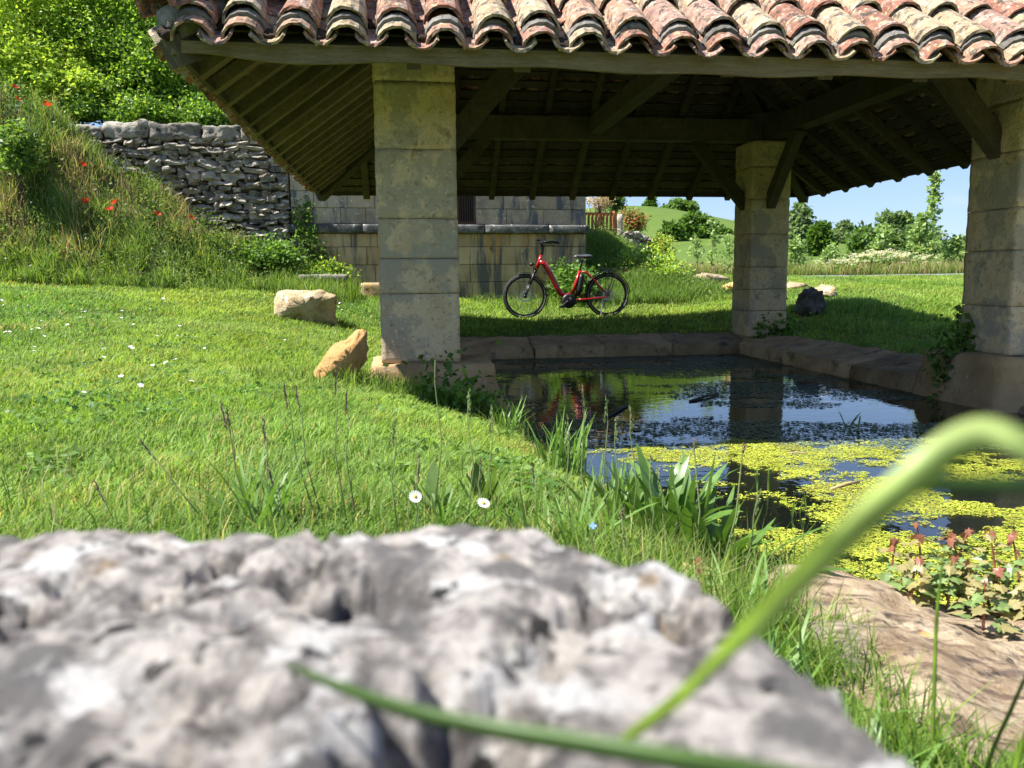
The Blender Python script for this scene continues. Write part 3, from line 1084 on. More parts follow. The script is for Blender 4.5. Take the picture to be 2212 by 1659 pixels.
# rafters, laths
for k in range(4):
    sp, w_, h_ = (.60, .085, .10) if k < 3 else (.37, .085, .075)
    m_ = int(HE / sp)
    for i in range(-m_, m_ + 1):
        e = i * sp + (PITCH_T * .5 if k == 3 else 0)
        smax = (HE - abs(e)) / CA - .06
        if smax < .12:
            continue
        n_ = -.03 - h_ / 2 if k < 3 else -.002 - h_ / 2
        V, F = beam(roof_pt(k, e, -.02, n_), roof_pt(k, e, smax, n_), w_ * rr.uniform(.85, 1.1), h_, up=(OUT[k][0] * SA_, OUT[k][1] * SA_, CA))
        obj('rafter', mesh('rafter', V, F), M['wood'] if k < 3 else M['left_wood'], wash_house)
    if k < 3:
        s = .05
        while s < HE / CA - .25:
            hl = HE - s * CA - .08
            wl = rr.uniform(.085, .13)
            V, F = beam(roof_pt(k, -hl, s + rr.uniform(-.01, .01), -.017), roof_pt(k, hl, s + rr.uniform(-.01, .01), -.017), wl, .022, up=(OUT[k][0] * SA_, OUT[k][1] * SA_, CA))
            obj('lath', mesh('lath', V, F), M['wood'], wash_house)
            s += wl + rr.uniform(.025, .055)
# fascia board along the front eave, uneven lower edge; plain edge boards on the other sides
fv, ff = [], []
nseg = 60
for i in range(nseg + 1):
    e = -HE + .03 + (2 * HE - .06) * i / nseg
    zb_ = 1.945 + .010 * math.sin(e * 2.1) + .007 * math.sin(e * 7.3 + 1) + (.045 * math.exp(-((e + HE - .12) / .25) ** 2))
    for (d, z) in ((.012, zb_), (.012, 2.040), (-.028, 2.046), (-.028, zb_ + .004)):
        fv.append((CX + e, CY - HE - d, z))
    if i:
        b = i * 4
        for q in range(4):
            ff.append((b - 4 + q, b + q, b + (q + 1) % 4, b - 4 + (q + 1) % 4))
ff += [(0, 1, 2, 3), (nseg * 4 + 3, nseg * 4 + 2, nseg * 4 + 1, nseg * 4)]
obj('fascia_board', mesh('fascia_board', fv, ff), M['fascia'], wash_house)
for k in (1, 2, 3):
    V, F = beam(roof_pt(k, -HE + .06, .0, -.045) , roof_pt(k, HE - .06, .0, -.045), .03, .05)
    obj('eave_board', mesh('eave_board', V, F), M['wood'], wash_house)

# wall plates, braces, hip rafters, king post and ties
PC = PW / 2
for nm, p, q, w_, h_ in (('wall_plate', (-.2, PC, 2.71), (S_A + PW + .2, PC, 2.71), .22, .26), ('wall_plate', (-.2, S_B + PC - .06, 2.72), (S_A + PW + .2, S_B + PC - .06, 2.72), .22, .28),
                         ('wall_plate', (PC, PC + .112, 2.715), (PC, S_B + PC - .172, 2.715), .21, .25), ('wall_plate', (S_A + PC, PC + .112, 2.715), (S_A + PC, S_B + PC - .172, 2.715), .21, .25),
                         ('tie_beam', (CX, PC + .112, 2.74), (CX, S_B + PC - .172, 2.74), .17, .2), ('king_post', (CX, CY, 2.84), (CX, CY, Z0 + HE * TA - .2), .15, .15)):
    V, F = beam(p, q, w_, h_, up=(0, 0, 1) if nm != 'king_post' else (0, 1, 0))
    obj(nm, mesh(nm, V, F), M['wood'], wash_house)
for (pa, pb), sa, sb in zip(PIL, (1, -1, -1, 1), (1, 1, -1, -1)):
    ca, cb = pa + PC, pb + PC
    V, F = beam((ca + sa * (PC - .05), cb, 1.74), (ca + sa * (PC + .72), cb, 2.60), .12, .15)
    obj('brace', mesh('brace', V, F), M['wood'], wash_house)
    V, F = beam((ca, cb + sb * (PC - .05), 1.74), (ca, cb + sb * (PC + .72), 2.61), .12, .15, up=(0, 0, 1))
    obj('brace', mesh('brace', V, F), M['wood'], wash_house)
for sx in (-1, 1):
    for sy in (-1, 1):
        V, F = beam((CX + sx * (HE - .02), CY + sy * (HE - .02), Z0 - .075), (CX + sx * .1, CY + sy * .1, Z0 + (HE - .12) * TA - .075), .13, .15)
        obj('hip_rafter', mesh('hip_rafter', V, F), M['wood'], wash_house)
        V, F = beam((CX + sx * .06, CY + sy * .06, 3.0), (CX + sx * 1.5, CY + sy * 1.5, Z0 + (HE - 1.5) * TA - .2), .10, .12)
        obj('strut', mesh('strut', V, F), M['wood'], wash_house)
        V, F = beam((CX + sx * (CX - .1), CY + sy * (CY - .75), 2.87), (CX + sx * (CX - .75), CY + sy * (CY - .1), 2.87), .12, .13)
        obj('dragon_tie', mesh('dragon_tie', V, F), M['wood'], wash_house)

# ------------------------------------------------------------------ stone building behind
UP = Vector((0, 0, 1))
b_rot = math.atan2(bdir[1], bdir[0])
building = thing('stone_building', 'low blocky spring house of grey and ochre streaked ashlar with a black lichened ledge', 'building', (BL_.x, BL_.y, 0), b_rot)
ZLED = 1.66
ZTOP = 3.15
V, F = box((.03, .03, -.2), (BLEN - .03, 3.0, ZTOP))
wallc = obj('wall', mesh('wall', V, F), M['joint'], building)
win = at(1003, 460, 14.55)
wx = (win.x - BL_.x) * bdir[0] + (14.55 - BL_.y) * bdir[1]
wz0, wz1, ww = ZLED + .10, 2.55, .34


def chamfer_block():
    c = .018
    V = [(0, 0, 0), (1, 0, 0), (1, 0, 1), (0, 0, 1)]
    V = [(c, 0, c * 2), (1 - c, 0, c * 2), (1 - c, 0, 1 - c * 2), (c, 0, 1 - c * 2), (0, .06, 0), (1, .06, 0), (1, .06, 1), (0, .06, 1), (0, 1, 0), (1, 1, 0), (1, 1, 1), (0, 1, 1)]
    F = [(0, 1, 2, 3), (0, 4, 5, 1), (1, 5, 6, 2), (2, 6, 7, 3), (3, 7, 4, 0), (4, 8, 9, 5), (5, 9, 10, 6), (6, 10, 11, 7), (7, 11, 8, 4)]
    return mesh('stone_block', V, F)


cb_up, cb_lo = chamfer_block(), chamfer_block()
cb_up.materials.append(M['ashlar']); cb_lo.materials.append(M['ashlar_low'])
r_ = random.Random(9)


def course(z0, z1, me, y0, skip=None):
    x = 0.0
    first = True
    while x < BLEN - .02:
        w = r_.uniform(.42, .78) * (.6 if first else 1)
        first = False
        if BLEN - x - w < .25:
            w = BLEN - x
        segs = [(x, x + w)]
        if skip and z1 > skip[2] + .01 and z0 < skip[3] - .01:
            a, b = skip[0], skip[1]
            ns = []
            for s0, s1 in segs:
                if s1 <= a or s0 >= b: ns.append((s0, s1))
                else:
                    if s0 < a - .04: ns.append((s0, a))
                    if s1 > b + .04: ns.append((b, s1))
            segs = ns
        for s0, s1 in segs:
            obj('stone_block', me, None, wallc, loc=(s0 + .003, y0 + r_.uniform(-.005, .005), z0 + .003), scale=(s1 - s0 - .006, .16, z1 - z0 - .006))
        x += w


skip = (wx - ww / 2, wx + ww / 2, wz0, wz1)
zs = [ZLED + .09, 2.02, 2.30, 2.56, 2.85, ZTOP]
for z0, z1 in zip(zs[:-1], zs[1:]):
    course(z0, z1, cb_up, -.01, skip)
zs = [.1, .42, .74, 1.05, 1.36, ZLED - .07]
for z0, z1 in zip(zs[:-1], zs[1:]):
    course(z0, z1, cb_lo, -.03)
x = -.06
while x < BLEN + .03:
    w = min(r_.uniform(.8, 1.3), BLEN + .06 - x)
    if w < .1: break
    V, F = stone_block((w - .006, .26, .155), (10, 4, 4), .02, .010, 8., int(x * 10))
    obj('ledge_stone', mesh('ledge_stone', V, F, True), M['ledge'], wallc, loc=(x + w / 2, .03, ZLED + .010))
    x += w
# flat coping on top
x = -.08
while x < BLEN + .03:
    w = min(r_.uniform(.9, 1.4), BLEN + .08 - x)
    if w < .1: break
    V, F = stone_block((w - .008, 3.15, .12), (6, 8, 3), .02, .012, 6., int(x * 10) + 7)
    obj('coping_slab', mesh('coping_slab', V, F, True), M['capstone'], wallc, loc=(x + w / 2, 1.47, ZTOP + .063))
    x += w
# barred window
dark = plain_mat('dark_void', (.012, .011, .010), .9)  # near-black sheet colour, painted darkness of the unlit opening
rust = plain_mat('rusty_iron', (.10, .055, .035), .7, .3)
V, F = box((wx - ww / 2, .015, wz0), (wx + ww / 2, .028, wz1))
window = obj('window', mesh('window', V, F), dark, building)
fr = MB()
for a, b in (((wx - ww / 2, -.005, wz0), (wx - ww / 2 + .04, .014, wz1)), ((wx + ww / 2 - .04, -.005, wz0), (wx + ww / 2, .014, wz1)), ((wx - ww / 2 + .04, -.005, wz0), (wx + ww / 2 - .04, .014, wz0 + .04))):
    fr.box(a, b)
fr.build('window_frame', rust, window)
for i in range(6):
    bx_ = wx - ww / 2 + .065 + i * .042
    b = MB().tube([(bx_, .004, wz0 + .04), (bx_, .004, wz1)], .006, 6)
    b.build('bar', rust, window)
# stone bench and trough stone at the foot
bn = at(700, 612, 12.75)
gzb = gz(bn.x, bn.y)
bench = thing('stone_bench', 'low mossy stone bench of one slab on block supports before the spring house', 'bench', (bn.x, bn.y, gzb + .02), b_rot)
V, F = stone_block((.78, .36, .10), (14, 7, 4), .025, .014, 7., 3)
obj('seat', mesh('seat', V, F, True), M['capstone'], bench, loc=(0, 0, .27))
for q, sx in enumerate((-.22, .24)):
    V, F = stone_block((.26, .3, .27), (5, 5, 5), .02, .014, 7., 5 + q)
    obj('support', mesh('support', V, F, True), M['ashlar_low'], bench, loc=(sx, .01, .083))
tr = at(800, 628, 13.2)
V, F = stone_block((.42, .4, .30), (8, 8, 6), .025, .014, 7., 8)
o = obj('trough_stone', mesh('trough_stone', V, F, True), M['ashlar_low'], None, loc=(tr.x + .06, tr.y, gz(tr.x, tr.y) + .10), rot=(0, 0, b_rot))
tag(o, 'square stone trough block at the foot of the spring house wall', 'trough')

# ------------------------------------------------------------------ dry-stone retaining wall
wx0, wx1 = -11.5, BL_.x - .02
wl = math.hypot(wx1 - wx0, float(wall_y(wx1) - wall_y(wx0)))
w_rot = math.atan2(float(wall_y(wx1) - wall_y(wx0)), wx1 - wx0)
dwall = thing('dry_stone_wall', 'grey dry-stone retaining wall above the poppy bank, topped with pale capstones', 'wall', (wx0, float(wall_y(wx0)), 0), w_rot)
V, F = box((0, .06, .2), (wl, .5, 3.16))
obj('wall_core', mesh('wall_core', V, F), M['joint'], dwall)
sv = []
for s in range(12):
    V, F = stone_block((1, 1, 1), (4, 3, 3), .16, .26, 2.6, s + 500, None, .5)
    me = mesh('stone', V, F, False); me.materials.append(M['drystone']); sv.append(me)
rw = random.Random(21)
cand = []
z = .45
while z < 3.05:
    hrow = rw.uniform(.05, .125)
    x = rw.uniform(-.2, 0) + 2.2
    while x < wl:
        w = rw.uniform(.12, .42)
        if rw.random() < .3: w *= .55
        gx_ = wx0 + math.cos(w_rot) * (x + w / 2)
        gg = gz(gx_, float(wall_y(gx_)) - .3)
        if z + hrow > gg - .1:
            cand.append((x, w, z, hrow))
        x += w
    z += hrow
cand.sort(key=lambda c: -c[0])
singles, rest = cand[:295], cand[295:]
for (x, w, z, hh) in singles:
    w = min(w, wl - x)
    obj('stone', rw.choice(sv), None, dwall, loc=(x + w / 2, .02 + rw.uniform(-.05, .03), z + hh / 2 + rw.uniform(-.03, .03)), rot=(rw.uniform(-.25, .25), rw.uniform(-.2, .2), rw.uniform(-.25, .25)), scale=(w * rw.uniform(.95, 1.12), .28, hh * rw.uniform(.85, 1.35)))
if rest:
    av, af, an = [], [], 0
    for (x, w, z, hh) in rest:
        me = rw.choice(sv)
        co = np.empty(len(me.vertices) * 3, dtype=np.float32); me.vertices.foreach_get('co', co)
        co = co.reshape(-1, 3) * np.array([w * 1.04, .26, hh * 1.08]) + np.array([x + w / 2, .02 + rw.uniform(-.05, .03), z + hh / 2])
        av.append(co); af.extend([tuple(i + an for i in p.vertices) for p in me.polygons]); an += len(co)
    o = obj('stone_courses', mesh('stone_courses', np.concatenate(av), af), M['drystone'], dwall); o['kind'] = 'stuff'
x = 2.0
q = 0
while x < wl - .1:
    w = min(rw.uniform(.35, 1.15), wl - x)
    hh = rw.uniform(.12, .28)
    V, F = stone_block((w - .02, .46, hh), (18, 10, 9), .05, .10, 3.5, q + 700)
    obj('capstone', mesh('capstone', V, F, True), M['capstone'], dwall, loc=(x + w / 2, .12, 3.10 + hh / 2), rot=(0, rw.uniform(-.04, .04), rw.uniform(-.05, .05)))
    x += w; q += 1


# ------------------------------------------------------------------ rocks
def rock_from_px(name, pts, Y, depth, mat, label, seed, amp=.02, freq=5., rz=0., sink=.04, cat='rock', group=None):
    P = [at(px, py, Y) for px, py in pts]
    cx = sum(p.x for p in P) / len(P)
    z0 = min(p.z for p in P)
    poly = [(p.x - cx, p.z - z0) for p in P]
    V, F = outline_rock(poly, depth, seed, amp, freq)
    o = obj(name, mesh(name, V, F, True), mat, None, loc=(cx, Y, min(z0, gz(cx, Y)) - sink), rot=(0, 0, rz))
    if z0 > gz(cx, Y):
        o.location.z = z0 - sink
    return tag(o, label, cat, group)


rock_from_px('fallen_stone', [(668, 822), (682, 782), (712, 742), (746, 716), (772, 701), (789, 704), (792, 735), (783, 762), (770, 800), (752, 826)], 5.15, .30, M['orange'], 'ochre sandstone slab propped aslant on the lawn beside the pillar', 31, .035, 7., .25)
rock_from_px('squared_boulder', [(594, 668), (604, 622), (640, 619), (695, 620), (722, 634), (724, 692), (690, 694), (600, 680)], 10.4, .55, M['boulder'], 'squared cream boulder with a cracked end lying on the lawn before the bench', 32, .07, 4., .2)
rock_from_px('pale_boulder', [(1487, 606), (1494, 592), (1515, 585), (1545, 588), (1572, 597), (1566, 608)], 16.6, .7, M['boulder'], 'flat pale boulder among grass near the saplings', 33, .10, 3.)
rock_from_px('pale_boulder', [(1550, 624), (1556, 612), (1580, 607), (1600, 612), (1606, 626)], 15.0, .5, M['orange'], 'low ochre boulder half hidden behind the inner pillar', 34, .10, 3.)
rock_from_px('pale_boulder', [(1690, 618), (1702, 606), (1725, 605), (1748, 612), (1752, 622)], 15.2, .6, M['boulder'], 'long low cream boulder behind the dark shaded boulder', 35, .10, 3.)
rock_from_px('pale_boulder', [(1757, 635), (1760, 616), (1775, 609), (1796, 610), (1802, 628), (1799, 642)], 13.4, .5, M['boulder'], 'upright white lichened boulder touching the shaded boulder', 36, .10, 4.)
rock_from_px('dark_boulder', [(1714, 672), (1720, 640), (1735, 624), (1762, 619), (1776, 634), (1778, 660), (1770, 678), (1730, 682)], 12.2, .55, M['dark_boulder'], 'dark pitted boulder in the roof shadow by the inner pillar', 37, .13, 4.)

# flat ochre slab at the pool's near edge
sl = onz(1960, 1420, .16)


def slab_shape(q):
    return (q[0] + .12 * q[1], q[1], q[2] - .10 * max(0, q[1]) + .03 * math.sin(q[0] * 5))


V, F = stone_block((1.7, 1.25, .30), (80, 60, 6), .06, .075, 4.2, 41, slab_shape)
o = obj('flat_slab', mesh('flat_slab', V, F, True), M['slab'], None, loc=(1.30, 1.09, .02), rot=(.02, .0, -.10))
tag(o, 'broad flat ochre slab with rusty lichen at the edge of the duckweed', 'rock')
# small stone by the front plinth and under the pillar, at the pool edge
for px, py, z, dm, lab in ((905, 803, .16, (.30, .22, .16), 'small yellow stone lodged against the plinth beside the propped slab'), (1040, 918, -.08, (.50, .32, .14), 'flat grey ledge stone at the water line below the plinth'),
                           (1110, 985, -.06, (.28, .3, .14), 'buff stone in the grass at the pool edge near the reed tuft')):
    p = onz(px, py, z)
    V, F = stone_block(dm, (8, 7, 5), .05, .035, 5., px)
    o = obj('ledge_stone', mesh('ledge_stone', V, F, True), M['plinth'], None, loc=(p.x, p.y + .05, z - dm[2] * .35), rot=(0, 0, ANG))
    tag(o, lab, 'rock')

# ------------------------------------------------------------------ boulder under the camera
crest = [(-60, 1176), (0, 1174), (120, 1168), (250, 1172), (340, 1182), (400, 1196), (480, 1184), (560, 1192), (620, 1214), (690, 1216), (760, 1206), (820, 1192), (900, 1166), (1000, 1150), (1090, 1160), (1180, 1186), (1260, 1212), (1350, 1238),
         (1430, 1262), (1500, 1340), (1550, 1410), (1620, 1450), (1700, 1505), (1790, 1590), (1880, 1670), (1960, 1760)]
ZS = .685
cw = np.array([tuple(onz(px, py, ZS)[:2]) for px, py in crest])
poly = np.array([(-.62, .30), (-.50, .345)] + [tuple(c) for c in cw] + [(.14, .02), (.10, -.18), (-.3, -.22), (-.62, -.1)])
bxs, bys = np.linspace(-.66, .22, 280), np.linspace(-.26, .42, 230)
BX, BY = np.meshgrid(bxs, bys)
bd = -sdist(BX.ravel(), BY.ravel(), poly)
edge = smooth(-.040, -.012, bd)


def fnoise(X, Y, f, sd, octv=4):
    out = np.zeros(len(X))
    a = 1.
    for o_ in range(octv):
        out += a * np.array([mnoise.noise(Vector((x * f, y * f, sd + o_ * 3.1))) for x, y in zip(X, Y)])
        f *= 2.1; a *= .5
    return out


X_, Y_ = BX.ravel(), BY.ravel()
hn = fnoise(X_, Y_, 9., 3., 2) * .0045 + fnoise(X_, Y_, 46., 7., 4) * .0052
top = ZS + hn
# pits, a crack and a raised knob that the stone shows
for px, py, r, dz in ((470, 1232, .011, -.020), (715, 1222, .010, -.006), (800, 1290, .014, -.018), (720, 1300, .016, -.007), (20, 1330, .012, -.014), (975, 1590, .020, -.030), (905, 1650, .018, -.030), (330, 1290, .010, -.010), (560, 1330, .009, -.009), (1180, 1420, .011, -.010), (640, 1260, .010, -.010), (1250, 1330, .008, -.009), (150, 1250, .010, -.010), (420, 1500, .013, -.008), (470, 1600, .016, -.008),
                      (1440, 1300, .010, -.016), (1480, 1345, .010, -.014), (1300, 1280, .010, -.010), (650, 1222, .022, .010), (740, 1212, .016, .006), (1010, 1200, .030, .004), (1090, 1340, .018, .005), (640, 1480, .04, .006), (250, 1450, .03, .005), (120, 1560, .03, -.006)):
    c = onz(px, py, ZS)
    wob = 1 + .35 * np.sin(9 * np.arctan2(Y_ - c.y, X_ - c.x) + px) * .6 + 25 * hn
    q2 = ((X_ - c.x) ** 2 + (Y_ - c.y) ** 2 * .7) / (r * r) * wob ** 2
    top = top + (dz * 1.15 * np.exp(-q2 ** 2) if dz < 0 else dz * np.exp(-q2))
BZ = top * edge + (.10) * (1 - edge)
nb, mb = len(bxs), len(bys)
ii = np.arange(nb * mb).reshape(mb, nb)
Qb = np.stack([ii[:-1, :-1], ii[:-1, 1:], ii[1:, 1:], ii[1:, :-1]], -1).reshape(-1, 4)
keepf = (bd[Qb] > -.045).any(1)
Qb = Qb[keepf]
bo = obj('coping_boulder', mesh('coping_boulder', np.c_[X_, Y_, BZ], Qb, True), M['white_stone'])
tag(bo, 'big pitted grey and white lichened boulder top, blurred, in front of the lawn', 'rock')

# ------------------------------------------------------------------ bicycle
K = .001628
blk = plain_mat('black_plastic', (.012, .012, .013), .45)
rub = plain_mat('tyre_rubber', (.02, .02, .021), .8)
red = plain_mat('red_paint', (.42, .012, .015), .25, .0, .5, .6)
alu = plain_mat('brushed_aluminium', (.55, .55, .56), .35, .9)
gry = plain_mat('grey_reflex_line', (.45, .45, .44), .5)
sad = plain_mat('grey_vinyl', (.055, .058, .065), .38)
wht = plain_mat('white_print', (.75, .75, .73), .5)
bp = at(1223, 684, 12.5)
bike = thing('bicycle', 'red step-through electric bicycle with black mudguards and rack parked on the lawn', 'bicycle', (bp.x, bp.y, gz(bp.x, bp.y) + .012), math.radians(8))
bike.rotation_euler = (math.radians(2.0), -math.radians(.3), math.radians(8))


def B(x, y, off=0.):
    g = 1000 - (x - 655) / 800. * 45
    return Vector(((x - 1055) * K, off, (g - y) * K))


def ring_mesh(c, R, prof, n=48, a0=0., a1=360.):
    """sweep profile [(dr, dy)] around c in the x-z plane"""
    closed = abs(a1 - a0) >= 359.9
    m = n if closed else n + 1
    V, F = [], []
    for i in range(m):
        a = math.radians(a0 + (a1 - a0) * i / n)
        for dr, dy in prof:
            V.append((c[0] + (R + dr) * math.cos(a), c[1] + dy, c[2] + (R + dr) * math.sin(a)))
    k = len(prof)
    for i in range(n):
        i2 = (i + 1) % m
        for j in range(k):
            F.append((i * k + j, i2 * k + j, i2 * k + (j + 1) % k, i * k + (j + 1) % k))
    if not closed:
        F.append(tuple(range(k)))
        F.append(tuple((m - 1) * k + j for j in range(k - 1, -1, -1)))
    return V, F


def circ(r, n=8, sy=1.):
    return [(r * math.cos(2 * math.pi * i / n), sy * r * math.sin(2 * math.pi * i / n)) for i in range(n)]


FH, RH = B(655, 787), B(1460, 745)
FH.z = RH.z = .347
for c, nm in ((FH, 'front'), (RH, 'rear')):
    V, F = ring_mesh(c, .322, circ(.024, 8), 56)
    wheel = obj('wheel', mesh('wheel', V, F, True), rub, bike)
    V, F = ring_mesh(c, .293, [(.010, -.013), (.010, .013), (-.012, .010), (-.012, -.010)], 56)
    obj('rim', mesh('rim', V, F), blk, wheel)
    V, F = ring_mesh(c, .3165, [(.0025, -.0262), (-.0025, -.0262), (-.0025, -.0215), (.0025, -.0215)], 56)
    obj('reflective_line', mesh('reflective_line', V, F), gry, wheel)
    sp = MB()
    for i in range(32):
        a = 2 * math.pi * i / 32
        a2 = a + (.5 if i % 2 else -.5)
        side = .028 if (i // 2) % 2 else -.028
        sp.tube([(c.x + .02 * math.cos(a2), side, c.z + .02 * math.sin(a2)), (c.x + .285 * math.cos(a), side * .15, c.z + .285 * math.sin(a))], .0019, 4, False)
    sp.build('spokes', alu, wheel)
    MB().tube([(c.x, -.05, c.z), (c.x, -.03, c.z), (c.x, .03, c.z), (c.x, .05, c.z)], [.014, .028, .028, .014], 12).build('hub', blk, wheel, True)
    V, F = ring_mesh((c.x, -.042, c.z), .078, [(.008, -.001), (.008, .001), (-.014, .001), (-.014, -.001)], 32)
    obj('brake_disc', mesh('brake_disc', V, F), alu, wheel)
    a0, a1 = (25, 118) if nm == 'rear' else (-25, 108)
    if nm == 'rear':
        a0, a1 = 5, 190
    V, F = ring_mesh(c, .362, [(.004, -.028), (.010, 0), (.004, .028), (-.002, .026), (.003, 0), (-.002, -.026)], 40, a0, a1)
    obj('mudguard', mesh('mudguard', V, F, True), blk, bike)
# frame
fr_ = MB()
fr_.tube([B(815, 395), B(795, 450), B(770, 522)], [.026, .028, .030], 14)
fr_.tube([B(796, 455), B(838, 470), B(880, 530), B(925, 615), B(965, 695), B(1000, 748), B(1045, 768), B(1110, 752)], [.036, .046, .046, .044, .044, .046, .040, .034], 14)
fr_.tube([B(1187, 525), B(1150, 640), B(1118, 745)], [.024, .026, .028], 14)
frame = fr_.build('frame', red, bike, True)
st_ = MB()
for off in (-.055, .055):
    st_.tube([B(1192, 530, off * .35), B(1250, 535, off * .8), B(1290, 575, off), B(1380, 665, off * 1.1), B(1462, 745, off * 1.15)], [.011, .012, .012, .011, .010], 8)
    st_.tube([B(1140, 798, off * .8), B(1240, 790, off), B(1460, 760, off * 1.15)], .011, 8)
st_.build('rear_stays', red, frame, True)
tm = MB()
for i, (a, b) in enumerate(((0, .16), (.22, .3), (.36, .52), (.58, .66), (.72, .86), (.90, 1.))):
    p, q = B(858, 468, -.047), B(905, 540, -.047)
    tm.tube([p.lerp(q, a), p.lerp(q, b)], .005, 5)
tm.build('down_tube_lettering', wht, frame)
# motor, battery, crank, chain
MC = B(1075, 815)
mo_ = MB()
mo_.tube([(MC.x, -.065, MC.z), (MC.x, -.055, MC.z), (MC.x, .055, MC.z), (MC.x, .065, MC.z)], [.085, .112, .112, .085], 22)
mo_.tube([B(1150, 800, 0), B(1080, 805, 0)], [.05, .08], 10)
mo_.build('motor', blk, bike, True)
MB().tube([B(1207, 552), B(1203, 585), B(1185, 690), B(1166, 768)], [.030, .046, .048, .046], 12).build('battery', blk, bike, True)
cr_ = MB()
cr_.tube([(MC.x - .02, -.07, MC.z), B(1000, 862, -.085)], .012, 8)
cr_.tube([(MC.x - .02, .07, MC.z), B(1140, 800, .085)], .012, 8)
cr_.build('crank', blk, bike)
pe = B(1000, 868, -.13)
MB().box((pe.x - .045, pe.y - .045, pe.z - .014), (pe.x + .045, pe.y + .045, pe.z + .014)).build('pedal', blk, bike)
pe = B(1140, 800, .13)
MB().box((pe.x - .045, pe.y - .045, pe.z - .014), (pe.x + .045, pe.y + .045, pe.z + .014)).build('pedal', blk, bike)
ch = MB()
ch.tube([B(1075, 868, .05), B(1390, 872, .05), B(1440, 850, .05), B(1430, 800, .05)], .005, 5)
ch.tube([B(1075, 770, .05), B(1460, 735, .05)], .005, 5)
ch.build('chain', blk, bike)
V, F = ring_mesh((RH.x, .045, RH.z), .05, [(.012, -.012), (.012, .012), (-.03, .012), (-.03, -.012)], 20)
obj('cassette', mesh('cassette', V, F), alu, bike)
MB().tube([B(1450, 775, .06), B(1425, 825, .06), B(1430, 868, .06)], [.012, .018, .012], 8).build('derailleur', alu, bike)
# fork, stem, bars
fk = MB()
for off in (-.055, .055):
    fk.tube([B(742, 560, off), B(700, 670, off)], .019, 10)
    fk.tube([B(700, 670, off), B(655, 787, off)], .015, 10)
fk.tube([B(748, 552, -.075), B(748, 552, .075)], .022, 10)
fk.tube([B(768, 528), B(745, 556)], .024, 10)
fk.build('fork', blk, bike, True)
sm = MB()
sm.tube([B(816, 392), B(828, 352), B(832, 318), B(815, 285)], [.020, .018, .018, .020], 10)
sm.build('stem', blk, bike, True)
hb = MB()
hb.tube([B(940, 275, -.30), B(870, 268, -.27), B(815, 278, -.16), B(800, 284, 0), B(815, 278, .16), B(870, 268, .27), B(940, 275, .30)], .0125, 10)
bars = hb.build('handlebar', blk, bike, True)
for sgn in (-1, 1):
    MB().tube([B(868, 268, .272 * sgn), B(948, 275, .305 * sgn)], .018, 10).build('grip', blk, bars, True)
    MB().tube([B(845, 272, .20 * sgn), B(850, 300, .23 * sgn), B(905, 300, .29 * sgn)], .007, 6).build('brake_lever', blk, bars)
d_ = B(785, 258)
MB().box((d_.x - .035, -.04, d_.z - .012), (d_.x + .025, .04, d_.z + .012)).build('display', blk, bars)
cb = MB()
cb.tube([B(790, 285, -.1), B(720, 295, -.12), B(655, 345, -.1), B(632, 410, -.06), B(650, 480, -.04), B(700, 540, -.03)], .0035, 5)
cb.tube([B(800, 300, .08), B(752, 330, .05), B(760, 390, .03), B(800, 440, .03), B(840, 500, .05), B(800, 565, .03), B(745, 555, .03)], .0035, 5)
cb.build('cables', blk, bike)
MB().tube([B(745, 478), B(728, 482), B(706, 490)], [.012, .024, .028], 12).build('headlight', blk, bike, True)
MB().tube([B(738, 500), B(745, 555)], .007, 6).build('light_bracket', blk, bike)
# saddle and post
MB().tube([B(1215, 420), B(1186, 528)], .0145, 10).build('seat_post', blk, bike, True)
sv_, sf_ = [], []
prof = [(1125, .016, 0), (1160, .024, -4), (1200, .038, -6), (1240, .062, -10), (1275, .080, -14), (1300, .074, -6)]
for i, (x, w, dy) in enumerate(prof):
    for j in range(9):
        a = math.pi * j / 8
        c = B(x, 398 + dy)
        sv_.append((c.x, w * math.cos(a), c.z + .034 * math.sin(a) * (1 if i else .5)))
    for j in range(3):
        c = B(x, 398 + dy)
        sv_.append((c.x, -w * .5 + w * .5 * j, c.z - (.03 if i > 2 else .012)))
    if i:
        b = i * 12
        for j in range(12):
            sf_.append((b - 12 + j, b + j, b + (j + 1) % 12, b - 12 + (j + 1) % 12))
sf_ += [tuple(range(12)), tuple(range(71, 59, -1))]
obj('saddle', mesh('saddle', sv_, sf_, True), sad, bike)
# rack, stand
rk = MB()
for off in (-.06, 0, .06):
    rk.tube([B(1370, 500, off), B(1615, 495, off)], .006, 6)
for x in (1380, 1460, 1540, 1612):
    rk.tube([B(x, 500, -.06), B(x, 500, .06)], .006, 6)
for off in (-.07, .07):
    rk.tube([B(1450, 505, off), B(1458, 735, off)], .006, 6)
    rk.tube([B(1550, 505, off), B(1468, 735, off)], .006, 6)
    rk.tube([B(1370, 500, off * .9), B(1330, 545, off * .6)], .005, 6)
rk.build('luggage_rack', blk, bike)
MB().box(tuple(B(1618, 512, -.03)), tuple(B(1632, 492, .03))).build('rear_light', plain_mat('red_lens', (.3, .01, .01), .3), bike)
ks = B(1378, 962, -.11); ks.z = .0
MB().tube([B(1405, 800, -.05), ks], .010, 8).build('kickstand', alu, bike)

